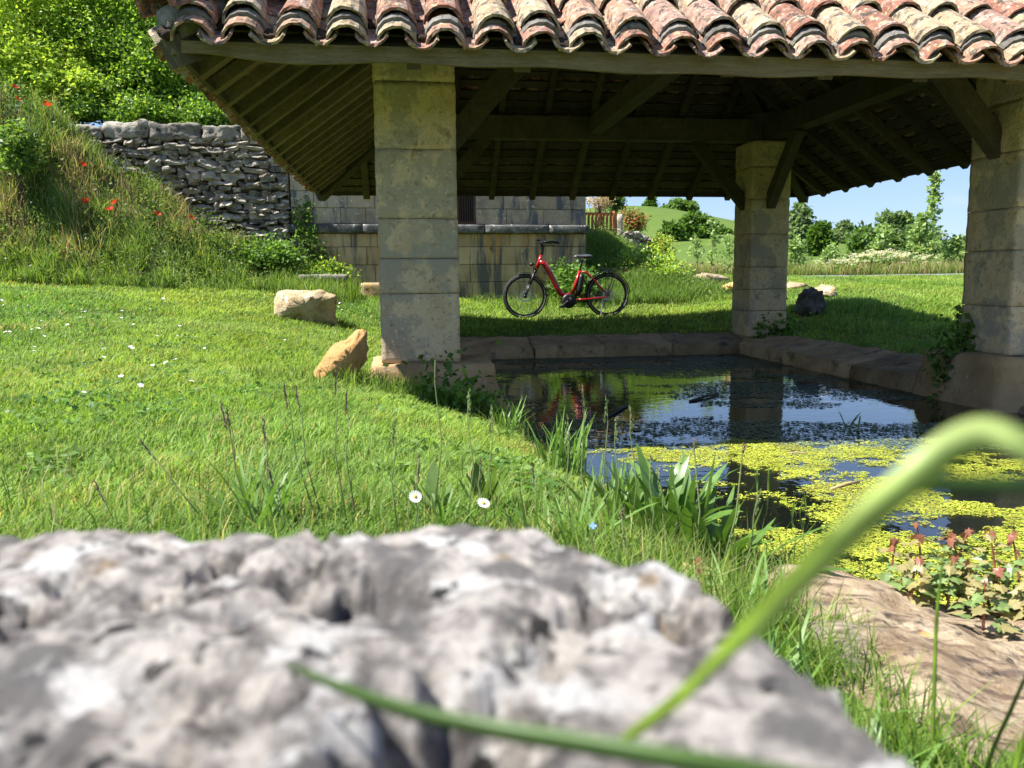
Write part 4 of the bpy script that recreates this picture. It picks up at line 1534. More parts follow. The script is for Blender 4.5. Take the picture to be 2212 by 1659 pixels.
# ------------------------------------------------------------------ leaves
def leaf_cloud(P, size, cols, rs, flat=.0, aspect=.55, droop=0.):
    """one folded rhombic leaf per point; returns V,F,C"""
    n = len(P)
    d = rs.normal(size=(n, 3)); d[:, 2] = d[:, 2] * (1 - flat) - droop
    d /= np.linalg.norm(d, axis=1)[:, None]
    e = rs.normal(size=(n, 3)); e[:, 2] *= (1 - flat)
    e -= (e * d).sum(1)[:, None] * d
    e /= np.linalg.norm(e, axis=1)[:, None]
    nn = np.cross(d, e)
    L = (size * rs.uniform(.6, 1.35, n))[:, None]
    V = np.stack([P, P + d * L * .5 + e * L * aspect * .5 + nn * L * .08, P + d * L, P + d * L * .5 - e * L * aspect * .5 + nn * L * .08], 1).reshape(-1, 3)
    F = np.arange(n * 4).reshape(-1, 4)
    C = np.repeat(cols, 4, axis=0)
    return V, F, C


def crown_points(lobes, n, rs, cl=None, spread=.16, shell=.55):
    """points in clumps spread through ellipsoid lobes (centre, radii); clumps favour the outside"""
    w = np.array([r[0] * r[1] * r[2] for c, r in lobes]) ** .67
    w = w / w.sum()
    cl = cl or max(20, n // 45)
    which = rs.choice(len(lobes), cl, p=w)
    d = rs.normal(size=(cl, 3)); d /= np.linalg.norm(d, axis=1)[:, None]
    rad = (shell + (1 - shell) * rs.random(cl)) ** 1.0 * rs.uniform(.82, 1.08, cl)
    cc = np.array([lobes[k][0] for k in which]); cr = np.array([lobes[k][1] for k in which])
    cen = cc + d * rad[:, None] * cr
    k = rs.integers(0, cl, n)
    sz = cr[k].mean(1)[:, None] * spread * rs.uniform(.6, 1.5, cl)[k][:, None]
    P = cen[k] + rs.normal(size=(n, 3)) * sz * np.array([1, 1, .7])
    tone = rs.uniform(.75, 1.25, cl)[k]
    return P, tone, cen


def tree(name, label, base, lobes, n, leaf, cols, trunk_r, seed, cat='tree', group=None, limbs=9, trans=None, trunk_top=None, flat=.2, spread=.16, shell=.55, aspect=.55):
    rs = np.random.default_rng(seed)
    base = Vector(base)
    t = thing(name, label, cat, base, 0, group)
    P, tone, cen = crown_points(lobes, n, rs, spread=spread, shell=shell)
    P = P[P[:, 2] > base.z + .15] if True else P
    tone = tone[:len(P)]
    c = np.array(cols)[rs.integers(0, len(cols), len(P))] * tone[:, None] * rs.uniform(.75, 1.25, len(P))[:, None]
    V, F, C = leaf_cloud(P - np.array(base), leaf, c, rs, flat, aspect)
    obj('crown', mesh('crown', V, F, False, C), M['leaf'], t)
    mid = np.mean([np.array(l[0]) for l in lobes], axis=0) - np.array(base)
    topz = max(l[0][2] + l[1][2] * .5 for l in lobes) - base.z
    mb_ = MB()
    tp = [Vector((0, 0, -.15)), Vector((mid[0] * .3, mid[1] * .3, topz * .35)), Vector((mid[0] * .8, mid[1] * .8, topz * .7)), Vector((mid[0], mid[1], topz))]
    mb_.tube(tp, [trunk_r * 1.25, trunk_r, trunk_r * .6, trunk_r * .15], 8)
    for q in range(min(limbs, len(cen))):
        e = Vector(cen[rs.integers(0, len(cen))] - np.array(base))
        s_ = tp[1].lerp(tp[2], rs.random())
        m_ = s_.lerp(e, .5) + Vector((0, 0, .1 * (e - s_).length))
        mb_.tube([s_, m_, e], [trunk_r * .42, trunk_r * .25, trunk_r * .06], 5)
    mb_.build('trunk', M['bark'], t, True)
    return t


def lobe(px0, px1, py0, py1, Y, dep=None):
    a, b = at(px0, py1, Y), at(px1, py0, Y)
    rx, rz_ = (b.x - a.x) / 2, (b.z - a.z) / 2
    return ((a.x + rx, Y, a.z + rz_), (rx, dep or rx, rz_))


LIT = [(.17, .26, .035), (.24, .33, .05), (.12, .20, .025), (.28, .35, .06)]
MIDG = [(.055, .115, .018), (.08, .15, .022), (.04, .09, .015)]
DARK = [(.03, .065, .012), (.045, .09, .016), (.06, .11, .02)]
GRN2 = [(.07, .13, .03), (.09, .15, .04), (.06, .11, .03)]
# hedge trees above the dry-stone wall
tb = at(60, 240, 16.2)
tree('hornbeam', 'bright yellow-green hornbeam hanging over the poppy bank above the wall', (tb.x, tb.y, gz(tb.x, tb.y)), [lobe(-260, 170, -160, 250, 16.2, 1.6), lobe(-80, 190, 60, 240, 15.6, 1.0), lobe(40, 250, -120, 120, 16.4, 1.2), lobe(60, 260, 130, 262, 15.4, .8)], 46000, .085, LIT, .11, 1, group='hedge trees above the wall', spread=.14, flat=.35)
tb = at(300, 240, 16.6)
tree('hornbeam', 'dense green hornbeam growing behind the pale capstones next to the eave', (tb.x, tb.y, gz(tb.x, tb.y)), [lobe(150, 400, -60, 215, 16.6, 1.4), lobe(250, 450, 60, 262, 16.2, 1.2), lobe(170, 420, 150, 268, 15.8, .9), lobe(380, 520, 170, 290, 16.4, .9)], 46000, .082, LIT[:1] + MIDG[:2] + LIT[2:3], .10, 2, group='hedge trees above the wall', spread=.14, flat=.35)
tb = at(470, 200, 19.5)
tree('oak_tree', 'dark tall oak standing behind the hedge above the tiled corner', (tb.x, tb.y, gz(tb.x, tb.y)), [lobe(380, 560, -260, 90, 19.5, 1.8), lobe(300, 500, -120, 60, 20.5, 1.8), lobe(420, 620, 40, 240, 20, 1.6)], 14000, .13, MIDG + DARK, .22, 3, spread=.18)
tb = at(120, 100, 22)
tree('lime_tree', 'large leafy tree filling the gap behind the yellow-green hornbeam', (tb.x, tb.y, gz(tb.x, tb.y)), [lobe(-200, 330, -240, 180, 22, 2.5)], 12000, .17, LIT[:1] + MIDG, .2, 4, spread=.2)

for q, (a_, b_, lab) in enumerate(((70, 250, 'low leafy shrub on the terrace beside the yellow-green hornbeam'), (220, 400, 'low leafy shrub on the terrace behind the middle capstones'), (370, 540, 'low leafy shrub on the terrace behind the capstone by the eave'))):
    L = lobe(a_, b_, 215, 290, 15.0, .5)
    tree('hedge_shrub', lab, (L[0][0], 15.0, gz(L[0][0], 15.0)), [L], 5000, .075, LIT[:1] + MIDG, .03, 600 + q, 'shrub', None, 8, spread=.2, shell=.3)

# ------------------------------------------------------------------ gate, post, low wall, shrubs right of the building
g0, g1 = at(1258, 500, 18.0), at(1328, 500, 18.3)
gz0 = gz(g0.x, g0.y)
ztop = at(1300, 460, 18.1).z
zbot = at(1300, 506, 18.1).z
gate = thing('wooden_gate', 'orange-brown wooden picket gate on the grassy mound by the spring house', 'gate', (g0.x, g0.y, 0), math.atan2(g1.y - g0.y, g1.x - g0.x))
gl = math.hypot(g1.x - g0.x, g1.y - g0.y)
for z_ in (ztop - .02, zbot + .08):
    V, F = box((0, -.03, z_ - .03), (gl, .03, z_ + .03)); obj('rail', mesh('rail', V, F), M['gate_wood'], gate)
for i in range(9):
    x_ = .04 + i * (gl - .08) / 8
    V, F = box((x_ - .026, -.055, zbot - .1), (x_ + .026, -.033, ztop - .03)); obj('picket', mesh('picket', V, F), M['gate_wood'], gate)
for x_ in (-.02, gl):
    V, F = box((x_ - .035, -.05, gz(g0.x + x_, g0.y) - .1 if x_ < 0 else zbot - .6), (x_ + .035, .05, ztop + .05)); obj('post', mesh('post', V, F), M['gate_wood'], gate)
gp = at(1338, 500, 18.3)
V, F = stone_block((.13, .16, 1.2), (3, 3, 8), .02, .02, 6., 77)
o = obj('gate_post', mesh('gate_post', V, F, True), M['drystone'], None, loc=(gp.x, gp.y, at(1338, 463, 18.3).z - .6))
tag(o, 'grey stone gate post next to the orange picket gate', 'post')
lw = thing('low_stone_wall', 'low mossy dark stone wall running down from the gate post', 'wall')
rl = random.Random(4)
A, Bq = at(1350, 506, 18.2), at(1432, 560, 18.9)
for i in range(30):
    t = i / 29
    for lv in range(3):
        p = A.lerp(Bq, t)
        zt = at(1350 + 82 * t, 500 + 46 * t * t, 18.2 + .7 * t).z
        o = obj('stone', rl.choice(sv), None, lw, loc=(p.x + rl.uniform(-.03, .03), p.y + rl.uniform(-.04, .04), zt - .08 - lv * .15), rot=(rl.uniform(-.2, .2), rl.uniform(-.2, .2), rl.uniform(-.3, .3)), scale=(rl.uniform(.14, .26), .3, rl.uniform(.13, .18)))
        if lv == 0:
            pass


def bush(name, label, px0, px1, py0, py1, Y, n, leaf, cols, seed, cat='shrub', group=None, dep=None, spread=.22, limbs=10, shell=.4, tr=.03, basey=None):
    L = lobe(px0, px1, py0, py1, Y, dep)
    bx_, by_ = L[0][0], Y
    return tree(name, label, (bx_, by_, gz(bx_, by_) - .02), [L], n, leaf, cols, tr, seed, cat, group, limbs, spread=spread, shell=shell)


bush('russet_shrub', 'russet-leaved rose shrub beside the grey gate post', 1330, 1400, 448, 512, 18.8, 2200, .07, [(.20, .07, .035), (.10, .15, .04), (.14, .17, .05)], 11)
bush('dry_shrub', 'leafless buff twiggy shrub rising behind the picket gate', 1262, 1325, 395, 465, 19.8, 1500, .05, [(.32, .25, .16), (.24, .19, .12)], 12, limbs=60, tr=.035)
bush('dark_shrub', 'small dark evergreen shrub behind the picket gate', 1305, 1345, 410, 455, 20.5, 1500, .09, DARK, 13)
bush('bramble', 'sprawling bramble with yellow-green leaves over the end of the low wall', 1400, 1450, 500, 580, 18.5, 1800, .07, LIT + [(.25, .22, .07)], 14)
bush('nettle_patch', 'lush green weeds at the foot of the mound behind the bicycle', 1330, 1455, 545, 612, 15.6, 5200, .08, LIT[:2] + [(.10, .19, .04)], 15, 'weeds', spread=.25, dep=.7)
bush('nettle_patch', 'bright leafy weeds spreading between the rear wheel and the low wall', 1400, 1475, 580, 625, 14.9, 3000, .07, LIT[:2] + [(.10, .19, .04)], 25, 'weeds', spread=.25, dep=.5)
bush('nettle_patch', 'broad-leaved dark green weeds against the spring house corner', 1195, 1290, 575, 655, 14.0, 3600, .085, MIDG + [(.09, .17, .04)], 16, 'weeds', spread=.25, dep=.45)
bush('nettle_patch', 'leafy weeds with yellow shoots behind the stone bench', 640, 760, 565, 625, 13.3, 2600, .06, MIDG + LIT[:2], 17, 'weeds', spread=.25, dep=.35)
bush('nettle_patch', 'dark grassy weeds where the poppy bank meets the wall', 520, 660, 520, 610, 13.0, 3600, .075, MIDG + [(.09, .17, .04)], 18, 'weeds', spread=.25, dep=.5)
bush('bank_shrub', 'pale leafy sapling bush growing on the poppy bank', 0, 70, 260, 380, 11.6, 2200, .075, GRN2 + LIT[:1], 19)
# leafy weeds through the long grass of the bank and mound
rs = np.random.default_rng(404)
ncl = 620
x = np.concatenate([rs.uniform(-9.5, -3.0, ncl - 120), rs.uniform(1.3, 3.6, 120)])
y = np.concatenate([rs.uniform(9.7, 13.6, ncl - 120), rs.uniform(14.0, 18.0, 120)])
foot = np.interp(x, [-12, -8, -5, -3], [9.6, 10.1, 11.2, 12.6])
ok = ((x > 0) | ((y > foot) & (y < wall_y(x) - .2))) & free(x, y, .1)
x, y = x[ok], y[ok]
r_cl = rs.uniform(.05, .22, len(x))
kk = rs.integers(0, len(x), 26000)
px_, py_ = x[kk] + rs.normal(0, 1, len(kk)) * r_cl[kk], y[kk] + rs.normal(0, 1, len(kk)) * r_cl[kk]
pz_ = zg(px_, py_) + rs.random(len(kk)) ** 1.3 * (r_cl[kk] * 2.0 + .04)
tone = rs.uniform(.3, .85, len(x))[kk]
cols = np.array([(.06, .12, .025), (.09, .16, .03), (.13, .20, .05), (.16, .20, .07)])[rs.integers(0, 4, len(x))][kk] * tone[:, None]
V, F, C = leaf_cloud(np.c_[px_, py_, pz_], .045, cols, rs, .3, .6)
o = obj('bank_weeds', mesh('bank_weeds', V, F, False, C), M['leaf'])
tag(o, 'leafy low weeds mixed through the long grass of bank and mound', 'weeds', kind='stuff')
# ivy on the building and on pillar feet
def ivy(label, pts, n, leaf, seed, cols=MIDG, nrm=(0, -1, 0)):
    rs = np.random.default_rng(seed)
    pts = np.array([tuple(p) for p in pts])
    k = rs.integers(0, len(pts), n)
    P = pts[k] + rs.normal(size=(n, 3)) * np.array([.10, .025, .12])
    c0 = pts.mean(0); c0[2] = pts[:, 2].min()
    c = np.array(cols)[rs.integers(0, len(cols), n)] * rs.uniform(.7, 1.4, n)[:, None]
    V, F, C = leaf_cloud(P - c0, leaf, c, rs, .1, .8)
    t = thing('ivy', label, 'ivy', tuple(c0))
    obj('foliage', mesh('foliage', V, F, False, C), M['leaf'], t)
    mb_ = MB()
    for i in range(len(pts) - 1):
        mb_.tube([Vector(pts[i] - c0), Vector(pts[i + 1] - c0)], .006, 5)
    mb_.build('stem', M['bark'], t)


ivy('ivy hanging over the black ledge at the wall end of the spring house', [at(655, 455, 13.7), at(652, 480, 13.68), at(660, 505, 13.66), at(668, 530, 13.66), at(672, 560, 13.66), at(700, 590, 13.66), at(690, 550, 13.7)], 900, .055, 1)
ivy('ivy and weeds climbing the foot of the pillar in the corner of the kerb', [at(1650, 735, 10.75), at(1668, 722, 10.8), at(1690, 728, 10.85), at(1700, 700, 10.95), at(1718, 728, 11.0)], 420, .07, 2)
ivy('dark ivy clump on the pool side of the pillar with the broad plinth', [at(2050, 800, 6.5), at(2062, 775, 6.5), at(2070, 745, 6.52), at(2078, 725, 6.55), at(2085, 765, 6.45)], 380, .06, 3, DARK + MIDG)
ivy('shaded leafy weeds at the foot of the sandstone plinth', [onz(930, 862, .08), onz(960, 880, .03), onz(985, 900, -.02), onz(1010, 890, 0.), onz(1030, 905, -.03)], 700, .05, 4, MIDG + DARK)

# ------------------------------------------------------------------ trees far behind
def far_tree(label, px0, px1, py0, py1, Y, n, leaf, cols, seed, kind='ash_tree', base_py=None, sub=3):
    rs = np.random.default_rng(seed + 900)
    w, h = px1 - px0, py1 - py0
    n, leaf = int(n * 1.35), leaf * 1.12
    lobes = [lobe(px0 + w * .05, px1 - w * .05, py0 + h * .22, py1, Y)]
    for q in range(sub):
        cx, cy = px0 + w * rs.uniform(.25, .75), py0 + h * rs.uniform(.22, .6)
        s_ = rs.uniform(.26, .38)
        lobes.append(lobe(cx - w * s_, cx + w * s_, cy - h * .22, cy + h * .25, Y))
    b = at((px0 + px1) / 2, py1, Y)
    return tree(kind, label, (b.x, Y, gz(b.x, Y) - .1), lobes, n, leaf, cols, .012 * Y / 4, seed, group='trees beyond the lane', spread=.2, shell=.45, limbs=12)


HAZED = [(.09, .14, .065), (.115, .165, .08), (.075, .12, .06)]  # lighter greens, the haze of distance put into the leaf colour
far_tree('tall pale airy ash at the end of the tree row next to the inner pillar', 1700, 1760, 434, 560, 60, 3800, .34, HAZED, 41)
far_tree('compact dark green maple beside the tall ash', 1752, 1800, 460, 565, 55, 4200, .34, DARK + MIDG[:1], 42, 'maple_tree')
far_tree('small pale tree in the gap between dark maple and lime', 1795, 1840, 470, 560, 75, 2600, .36, HAZED, 43)
far_tree('bushy mid-green lime behind the white umbels', 1828, 1905, 464, 575, 50, 4600, .32, MIDG + GRN2, 44, 'lime_tree')
far_tree('large round-topped olive-green oak behind the white umbels', 1892, 1975, 440, 570, 62, 6000, .34, HAZED + GRN2, 45, 'oak_tree', sub=5)
far_tree('broad olive-green oak beside the slender poplar', 1955, 2040, 475, 570, 60, 5000, .34, HAZED + GRN2, 46, 'oak_tree')
far_tree('hazy low tree behind the slender poplar', 2030, 2110, 512, 570, 95, 3500, .45, HAZED, 47)
far_tree('hazy low tree behind the pillar with ivy', 2090, 2240, 505, 570, 110, 4500, .5, HAZED, 48)
far_tree('dense dark hedge oak on the hillside slope', 1425, 1480, 480, 540, 80, 4200, .42, DARK + MIDG, 49, 'hedge_oak')
far_tree('tall dark hedge oak crowning the hillside row', 1465, 1548, 455, 530, 84, 6000, .42, DARK + MIDG, 50, 'hedge_oak', sub=5)
far_tree('low dark hedge bush trailing off the hillside row', 1535, 1590, 494, 524, 90, 2200, .42, DARK + MIDG, 51, 'hedge_oak')
far_tree('lone small tree on top of the hill', 1392, 1420, 425, 458, 165, 1200, .7, MIDG, 52)
far_tree('open-crowned walnut on the skyline of the hill', 1448, 1508, 424, 468, 160, 1800, .75, GRN2, 53, 'walnut_tree')
far_tree('low skyline tree next to the open-crowned walnut', 1425, 1465, 440, 468, 162, 1200, .7, MIDG, 54)
# distant belt of woodland on the horizon
rs = np.random.default_rng(71)
lob = []
for px in range(1560, 2330, 26):
    lob.append(lobe(px - 26, px + 26, 528 + 6 * math.sin(px * .02), 572, 170 + 8 * math.sin(px)))
for px in range(1580, 1860, 30):
    lob.append(lobe(px - 25, px + 25, 540, 575, 100))
P, tone, cen = crown_points(lob, 16000, rs, spread=.25, shell=.3)
c = np.array(HAZED)[rs.integers(0, 3, len(P))] * tone[:, None]
V, F, C = leaf_cloud(P, .9, c, rs)
o = obj('distant_woods', mesh('distant_woods', V, F, False, C), M['leaf'])
tag(o, 'hazy belt of distant woodland along the horizon', 'woods', kind='stuff')

# slender poplar and saplings
def sapling(label, px, py0, py1, Y, w, n, leaf, seed, cols=GRN2, group='young poplar saplings'):
    rs = np.random.default_rng(seed)
    top = at(px, py0, Y); b = at(px, py1, Y)
    g = gz(b.x, Y)
    t = thing('poplar_sapling', label, 'sapling', (b.x, Y, g), 0, group)
    H = top.z - g
    mb_ = MB().tube([(0, 0, -.1), (.02, 0, H * .5), (0.01, 0, H)], [.03 * H / 3, .018 * H / 3, .004], 6)
    P = []
    for q in range(int(n / 14)):
        z_ = H * (.12 + .88 * rs.random() ** .85)
        a = rs.uniform(0, 6.28)
        l = w * (1.15 - z_ / H) * rs.uniform(.5, 1.2) + .05
        e = Vector((math.cos(a) * l, math.sin(a) * l, z_ + l * .9))
        mb_.tube([(0, 0, z_), e], [.008, .002], 4, False)
        for m_ in range(14):
            k = rs.uniform(.25, 1.05)
            P.append((e.x * k + rs.normal(0, .05), e.y * k + rs.normal(0, .05), z_ + l * .9 * k + rs.normal(0, .05)))
    P = np.array(P)
    c = np.array(cols)[rs.integers(0, len(cols), len(P))] * rs.uniform(.8, 1.5, len(P))[:, None]
    V, F, C = leaf_cloud(P, leaf, c, rs, .0, .8)
    obj('crown', mesh('crown', V, F, False, C), M['leaf'], t)
    mb_.build('trunk', M['bark'], t)


SP = [(.12, .19, .06), (.16, .22, .09), (.10, .17, .05)]
sapling('tall slender young poplar rising above the trees beyond the lane', 2010, 380, 560, 24.5, .24, 800, .11, 1, SP)
sapling('short bushy young poplar standing beside the tall slender one', 1990, 470, 560, 24.0, .5, 900, .12, 2, SP)
sapling('young poplar sapling beyond the flat pale boulder', 1537, 482, 590, 20.2, .14, 300, .075, 3, SP)
sapling('wispy small sapling between the flat pale boulder and the low wall', 1505, 520, 590, 20.8, .14, 200, .075, 4, SP)
sapling('thin sapling growing close to the inner pillar', 1573, 510, 592, 19.8, .14, 200, .075, 5, SP)
sapling('leafy sapling below the tall ash', 1716, 520, 590, 22.5, .3, 420, .09, 6, SP)
sapling('thin young sapling below the dark maple', 1790, 535, 592, 22.8, .3, 380, .09, 7, SP)
sapling('leafy sapling in front of the large round-topped oak', 1905, 495, 590, 24.2, .45, 800, .11, 8, SP)
sapling('small bushy sapling beside the verge near the pillar with ivy', 2062, 520, 590, 24.6, .4, 700, .11, 9, SP)

# white umbels beyond the lane
def umbel_plant(label, px, py0, py1, Y, wpx, n, seed):
    rs = np.random.default_rng(seed)
    b = at(px, py1, Y); top = at(px, py0, Y); w = at(px + wpx, py0, Y).x - top.x
    g = gz(b.x, Y)
    t = thing('cow_parsley', label, 'wildflowers', (b.x, Y, g), 0, 'white umbels beyond the lane')
    H = top.z - g
    mb_ = MB(); P = []; L = []
    for q in range(n):
        e = Vector((rs.normal(0, w * .5), rs.normal(0, .35), H * rs.uniform(.55, 1.0)))
        mb_.tube([(e.x * .4, e.y * .4, 0), e], [.008, .004], 4, False)
        m_ = 16
        a = rs.uniform(0, 6.28, m_); r = .085 * np.sqrt(rs.random(m_))
        P += [(e.x + r[i] * math.cos(a[i]), e.y + r[i] * math.sin(a[i]), e.z + rs.normal(0, .012)) for i in range(m_)]
        L += [(e.x * k + rs.normal(0, .12), e.y * k + rs.normal(0, .12), e.z * k) for k in rs.uniform(.1, .85, 14)]
    P, L = np.array(P), np.array(L)
    V, F, C = leaf_cloud(P, .045, np.full((len(P), 3), 1.) * np.array([.42, .43, .36]) * rs.uniform(.6, 1.1, len(P))[:, None], rs, .85, .9)
    obj('flower_heads', mesh('flower_heads', V, F, False, C), M['leaf'], t)
    c = np.array(SP)[rs.integers(0, 3, len(L))]
    V, F, C = leaf_cloud(L, .14, c, rs, .2, .5)
    obj('foliage', mesh('foliage', V, F, False, C), M['leaf'], t)
    mb_.build('stem', plain_mat('green_stem', (.10, .16, .05), .6), t)


for q, (px, py0, py1, wp, lab) in enumerate(((1800, 560, 596, 22, 'low creamy umbel plant at the thin sapling end of the verge'), (1850, 548, 596, 30, 'creamy white umbel plant in front of the bushy lime'), (1895, 538, 596, 32, 'tall creamy white umbel plant in front of the round-topped oak'),
                                             (1945, 546, 596, 30, 'creamy white umbel plant between the oaks'), (1990, 552, 596, 28, 'creamy white umbel plant in front of the slender poplar'), (1430, 575, 610, 18, 'small white umbel plant at the foot of the low mossy wall'))):
    umbel_plant(lab, px, py0, py1, 22.6 + .3 * q if q < 5 else 16.5, wp, 75 if q < 5 else 30, 200 + q)

# ------------------------------------------------------------------ duckweed and floating bits
def duck(n, x0, x1, y0, y1, fn, size, seed):
    rs = np.random.default_rng(seed)
    x, y = rs.uniform(x0, x1, n), rs.uniform(y0, y1, n)
    ok = (sdist(x, y, pool) < .16) & (rs.random(n) < fn(x, y))
    x, y = x[ok], y[ok]
    k = len(x)
    s = size * np.clip(np.exp(rs.normal(0, .5, k)), .35, 3.2)
    a = rs.uniform(0, 6.28, k)
    V = []
    z = WATER_Z + .0025 + rs.uniform(0, .005, k)
    for q in range(4):
        aa = a + q * np.pi / 2 + rs.normal(0, .25, k)
        rr_ = s * rs.uniform(.35, .65, k)
        V.append(np.stack([x + rr_ * np.cos(aa), y + rr_ * np.sin(aa), z + rs.uniform(-.0012, .0012, k)], 1))
    V = np.stack(V, 1).reshape(-1, 3)
    return V, k


def d_front(x, y):
    a = fbm(x * .7, y, 2.2, 6, 51, .72)
    edge = 4.75 + .13 * x + .18 * np.sin(x * 2.3) + .7 * (fbm(x, y, 3., 4, 77) - .5)
    gap = .085 * smooth(2.6, 4.2, y)
    return smooth(.395 + gap, .47 + gap, a) * smooth(edge + .10, edge - .25, y)


def d_back(x, y):
    a = fbm(x * .6, y, 1.5, 6, 61, .66)
    return smooth(.455, .52, a) * (.35 + .6 * fbm(x, y, 5., 3, 64))


V1, k1 = duck(420000, .2, 3.9, 1.95, 5.4, d_front, .0068, 1)
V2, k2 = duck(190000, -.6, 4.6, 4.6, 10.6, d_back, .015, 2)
rs = np.random.default_rng(5)
c1 = np.array([(.40, .46, .045), (.46, .50, .06), (.31, .39, .04), (.36, .33, .06)])[rs.integers(0, 4, k1)] * rs.uniform(.8, 1.15, k1)[:, None]
f1 = fbm(V1[::4, 0], V1[::4, 1], 4., 4, 90)
c1 *= (.62 + .75 * f1)[:, None]
br_ = rs.random(k1) < .02 + .25 * smooth(.62, .72, fbm(V1[::4, 0], V1[::4, 1], 2.5, 4, 93))
c1[br_] = (.24, .20, .06)
c2 = np.array([(.14, .19, .10), (.19, .23, .13), (.11, .15, .08)])[rs.integers(0, 3, k2)] * rs.uniform(.8, 1.2, k2)[:, None]  # algae under the roof, the shade there partly put into these dull greens
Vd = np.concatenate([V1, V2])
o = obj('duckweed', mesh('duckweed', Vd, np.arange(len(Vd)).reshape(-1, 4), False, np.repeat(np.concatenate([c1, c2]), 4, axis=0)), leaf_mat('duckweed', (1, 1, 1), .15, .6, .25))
tag(o, 'yellow-green duckweed and grey-green algae floating on the pool', 'duckweed', kind='stuff')


def stick(name, label, px, py, qx, qy, r, mat, cat='stick'):
    a, b = onz(px, py, WATER_Z + .008), onz(qx, qy, WATER_Z + .012)
    m_ = a.lerp(b, .5) + Vector((.01, .01, .004))
    oo = MB().tube([a, m_, b], [r * .8, r, r * .7], 7).build(name, mat, None, True)
    tag(oo, label, cat)


straw_m = plain_mat('dry_straw', (.42, .30, .15), .8)
twig_m = plain_mat('wet_twig', (.05, .04, .03), .7)
stick('floating_straw', 'buff broken reed stem floating in the duckweed', 1795, 1056, 1856, 1040, .008, straw_m)
stick('floating_twig', 'dark twig floating on the open blue water', 1490, 866, 1552, 850, .012, twig_m)
stick('floating_twig', 'dark crooked twig near the mirrored bicycle', 1308, 902, 1358, 872, .012, twig_m)
stick('floating_straw', 'thin brown straw among the algae beside the mirrored pillar', 1700, 978, 1745, 980, .004, straw_m)

# ------------------------------------------------------------------ strap leaves, plantain, rushes
def strap(L, Wd, lean, droop, head, fold=.18, seg=8, base_w=.35, twist=0.):
    V, F = [], []
    hd = Vector((math.cos(head), math.sin(head), 0)); sd = Vector((-math.sin(head), math.cos(head), 0))
    for i in range(seg + 1):
        t = i / seg
        out = L * (lean * t + droop * t * t)
        up = L * (t * math.sqrt(max(.05, 1 - min(.9, lean) ** 2)) - droop * .55 * t ** 3)
        w = Wd * .5 * (base_w + (1 - base_w) * math.sin(math.pi * min(1, t * .92 + .08)) ** .8) * (1 if t < .85 else max(.02, (1 - t) / .15))
        c = hd * out + Vector((0, 0, up))
        s_ = (sd * math.cos(twist * t) + Vector((0, 0, 1)) * math.sin(twist * t))
        V += [c - s_ * w + Vector((0, 0, fold * w)), c, c + s_ * w + Vector((0, 0, fold * w))]
        if i:
            b = i * 3
            F += [(b - 3, b - 2, b + 1, b), (b - 2, b - 1, b + 2, b + 1)]
    return V, F


gl1 = leaf_mat('plantain_leaf', trans=.3, rough=.36, spec=.5, attr=False, base=(.10, .19, .035))
gl2 = leaf_mat('rush_leaf', trans=.35, rough=.45, spec=.4, attr=False, base=(.14, .25, .05))
gl3 = leaf_mat('dock_leaf', trans=.35, rough=.4, spec=.4, attr=False, base=(.12, .19, .05))
gmap = leaf_mat('maple_green', trans=.3, rough=.4, spec=.4, attr=False, base=(.17, .25, .08))
rmap = leaf_mat('maple_red', trans=.3, rough=.4, spec=.4, attr=False, base=(.30, .12, .075))
omap = leaf_mat('maple_bronze', trans=.3, rough=.4, spec=.4, attr=False, base=(.30, .26, .11))
stem_m = plain_mat('pale_stem', (.16, .20, .07), .6)
red_stem = plain_mat('red_stem', (.26, .09, .05), .6)
brown_head = stone_mat('brown_seed', [(.3, (.10, .06, .04)), (.7, (.24, .17, .11))], 60., [], .004, 200.)
purple_head = stone_mat('purple_seed', [(.3, (.07, .035, .04)), (.7, (.16, .09, .085))], 60., [], .004, 200.)
green_head = stone_mat('green_seed', [(.3, (.12, .18, .05)), (.7, (.22, .28, .10))], 60., [], .004, 200.)
rp = random.Random(77)


def tuft(name, label, cat, loc, n, L, Wd, mat, lean=(.05, .6), droop=(.0, .35), seed=0, spread=.05, leafname='leaf', group=None):
    r = random.Random(seed)
    t = thing(name, label, cat, loc, 0, group)
    for i in range(n):
        V, F = strap(L * r.uniform(.6, 1.1), Wd * r.uniform(.7, 1.15), r.uniform(*lean), r.uniform(*droop), r.uniform(0, 6.28), twist=r.uniform(-.6, .6))
        a, q = r.uniform(0, 6.28), spread * r.random()
        obj(leafname, mesh(leafname, V, F, True), mat, t, loc=(q * math.cos(a), q * math.sin(a), -.015))
    return t


def gp_(px, py):
    p = onground(px, py, .6)
    return (p.x, p.y, p.z)


def gy_(px, Y):
    x = at(px, 1000, Y).x
    return (x, Y, gz(x, Y))


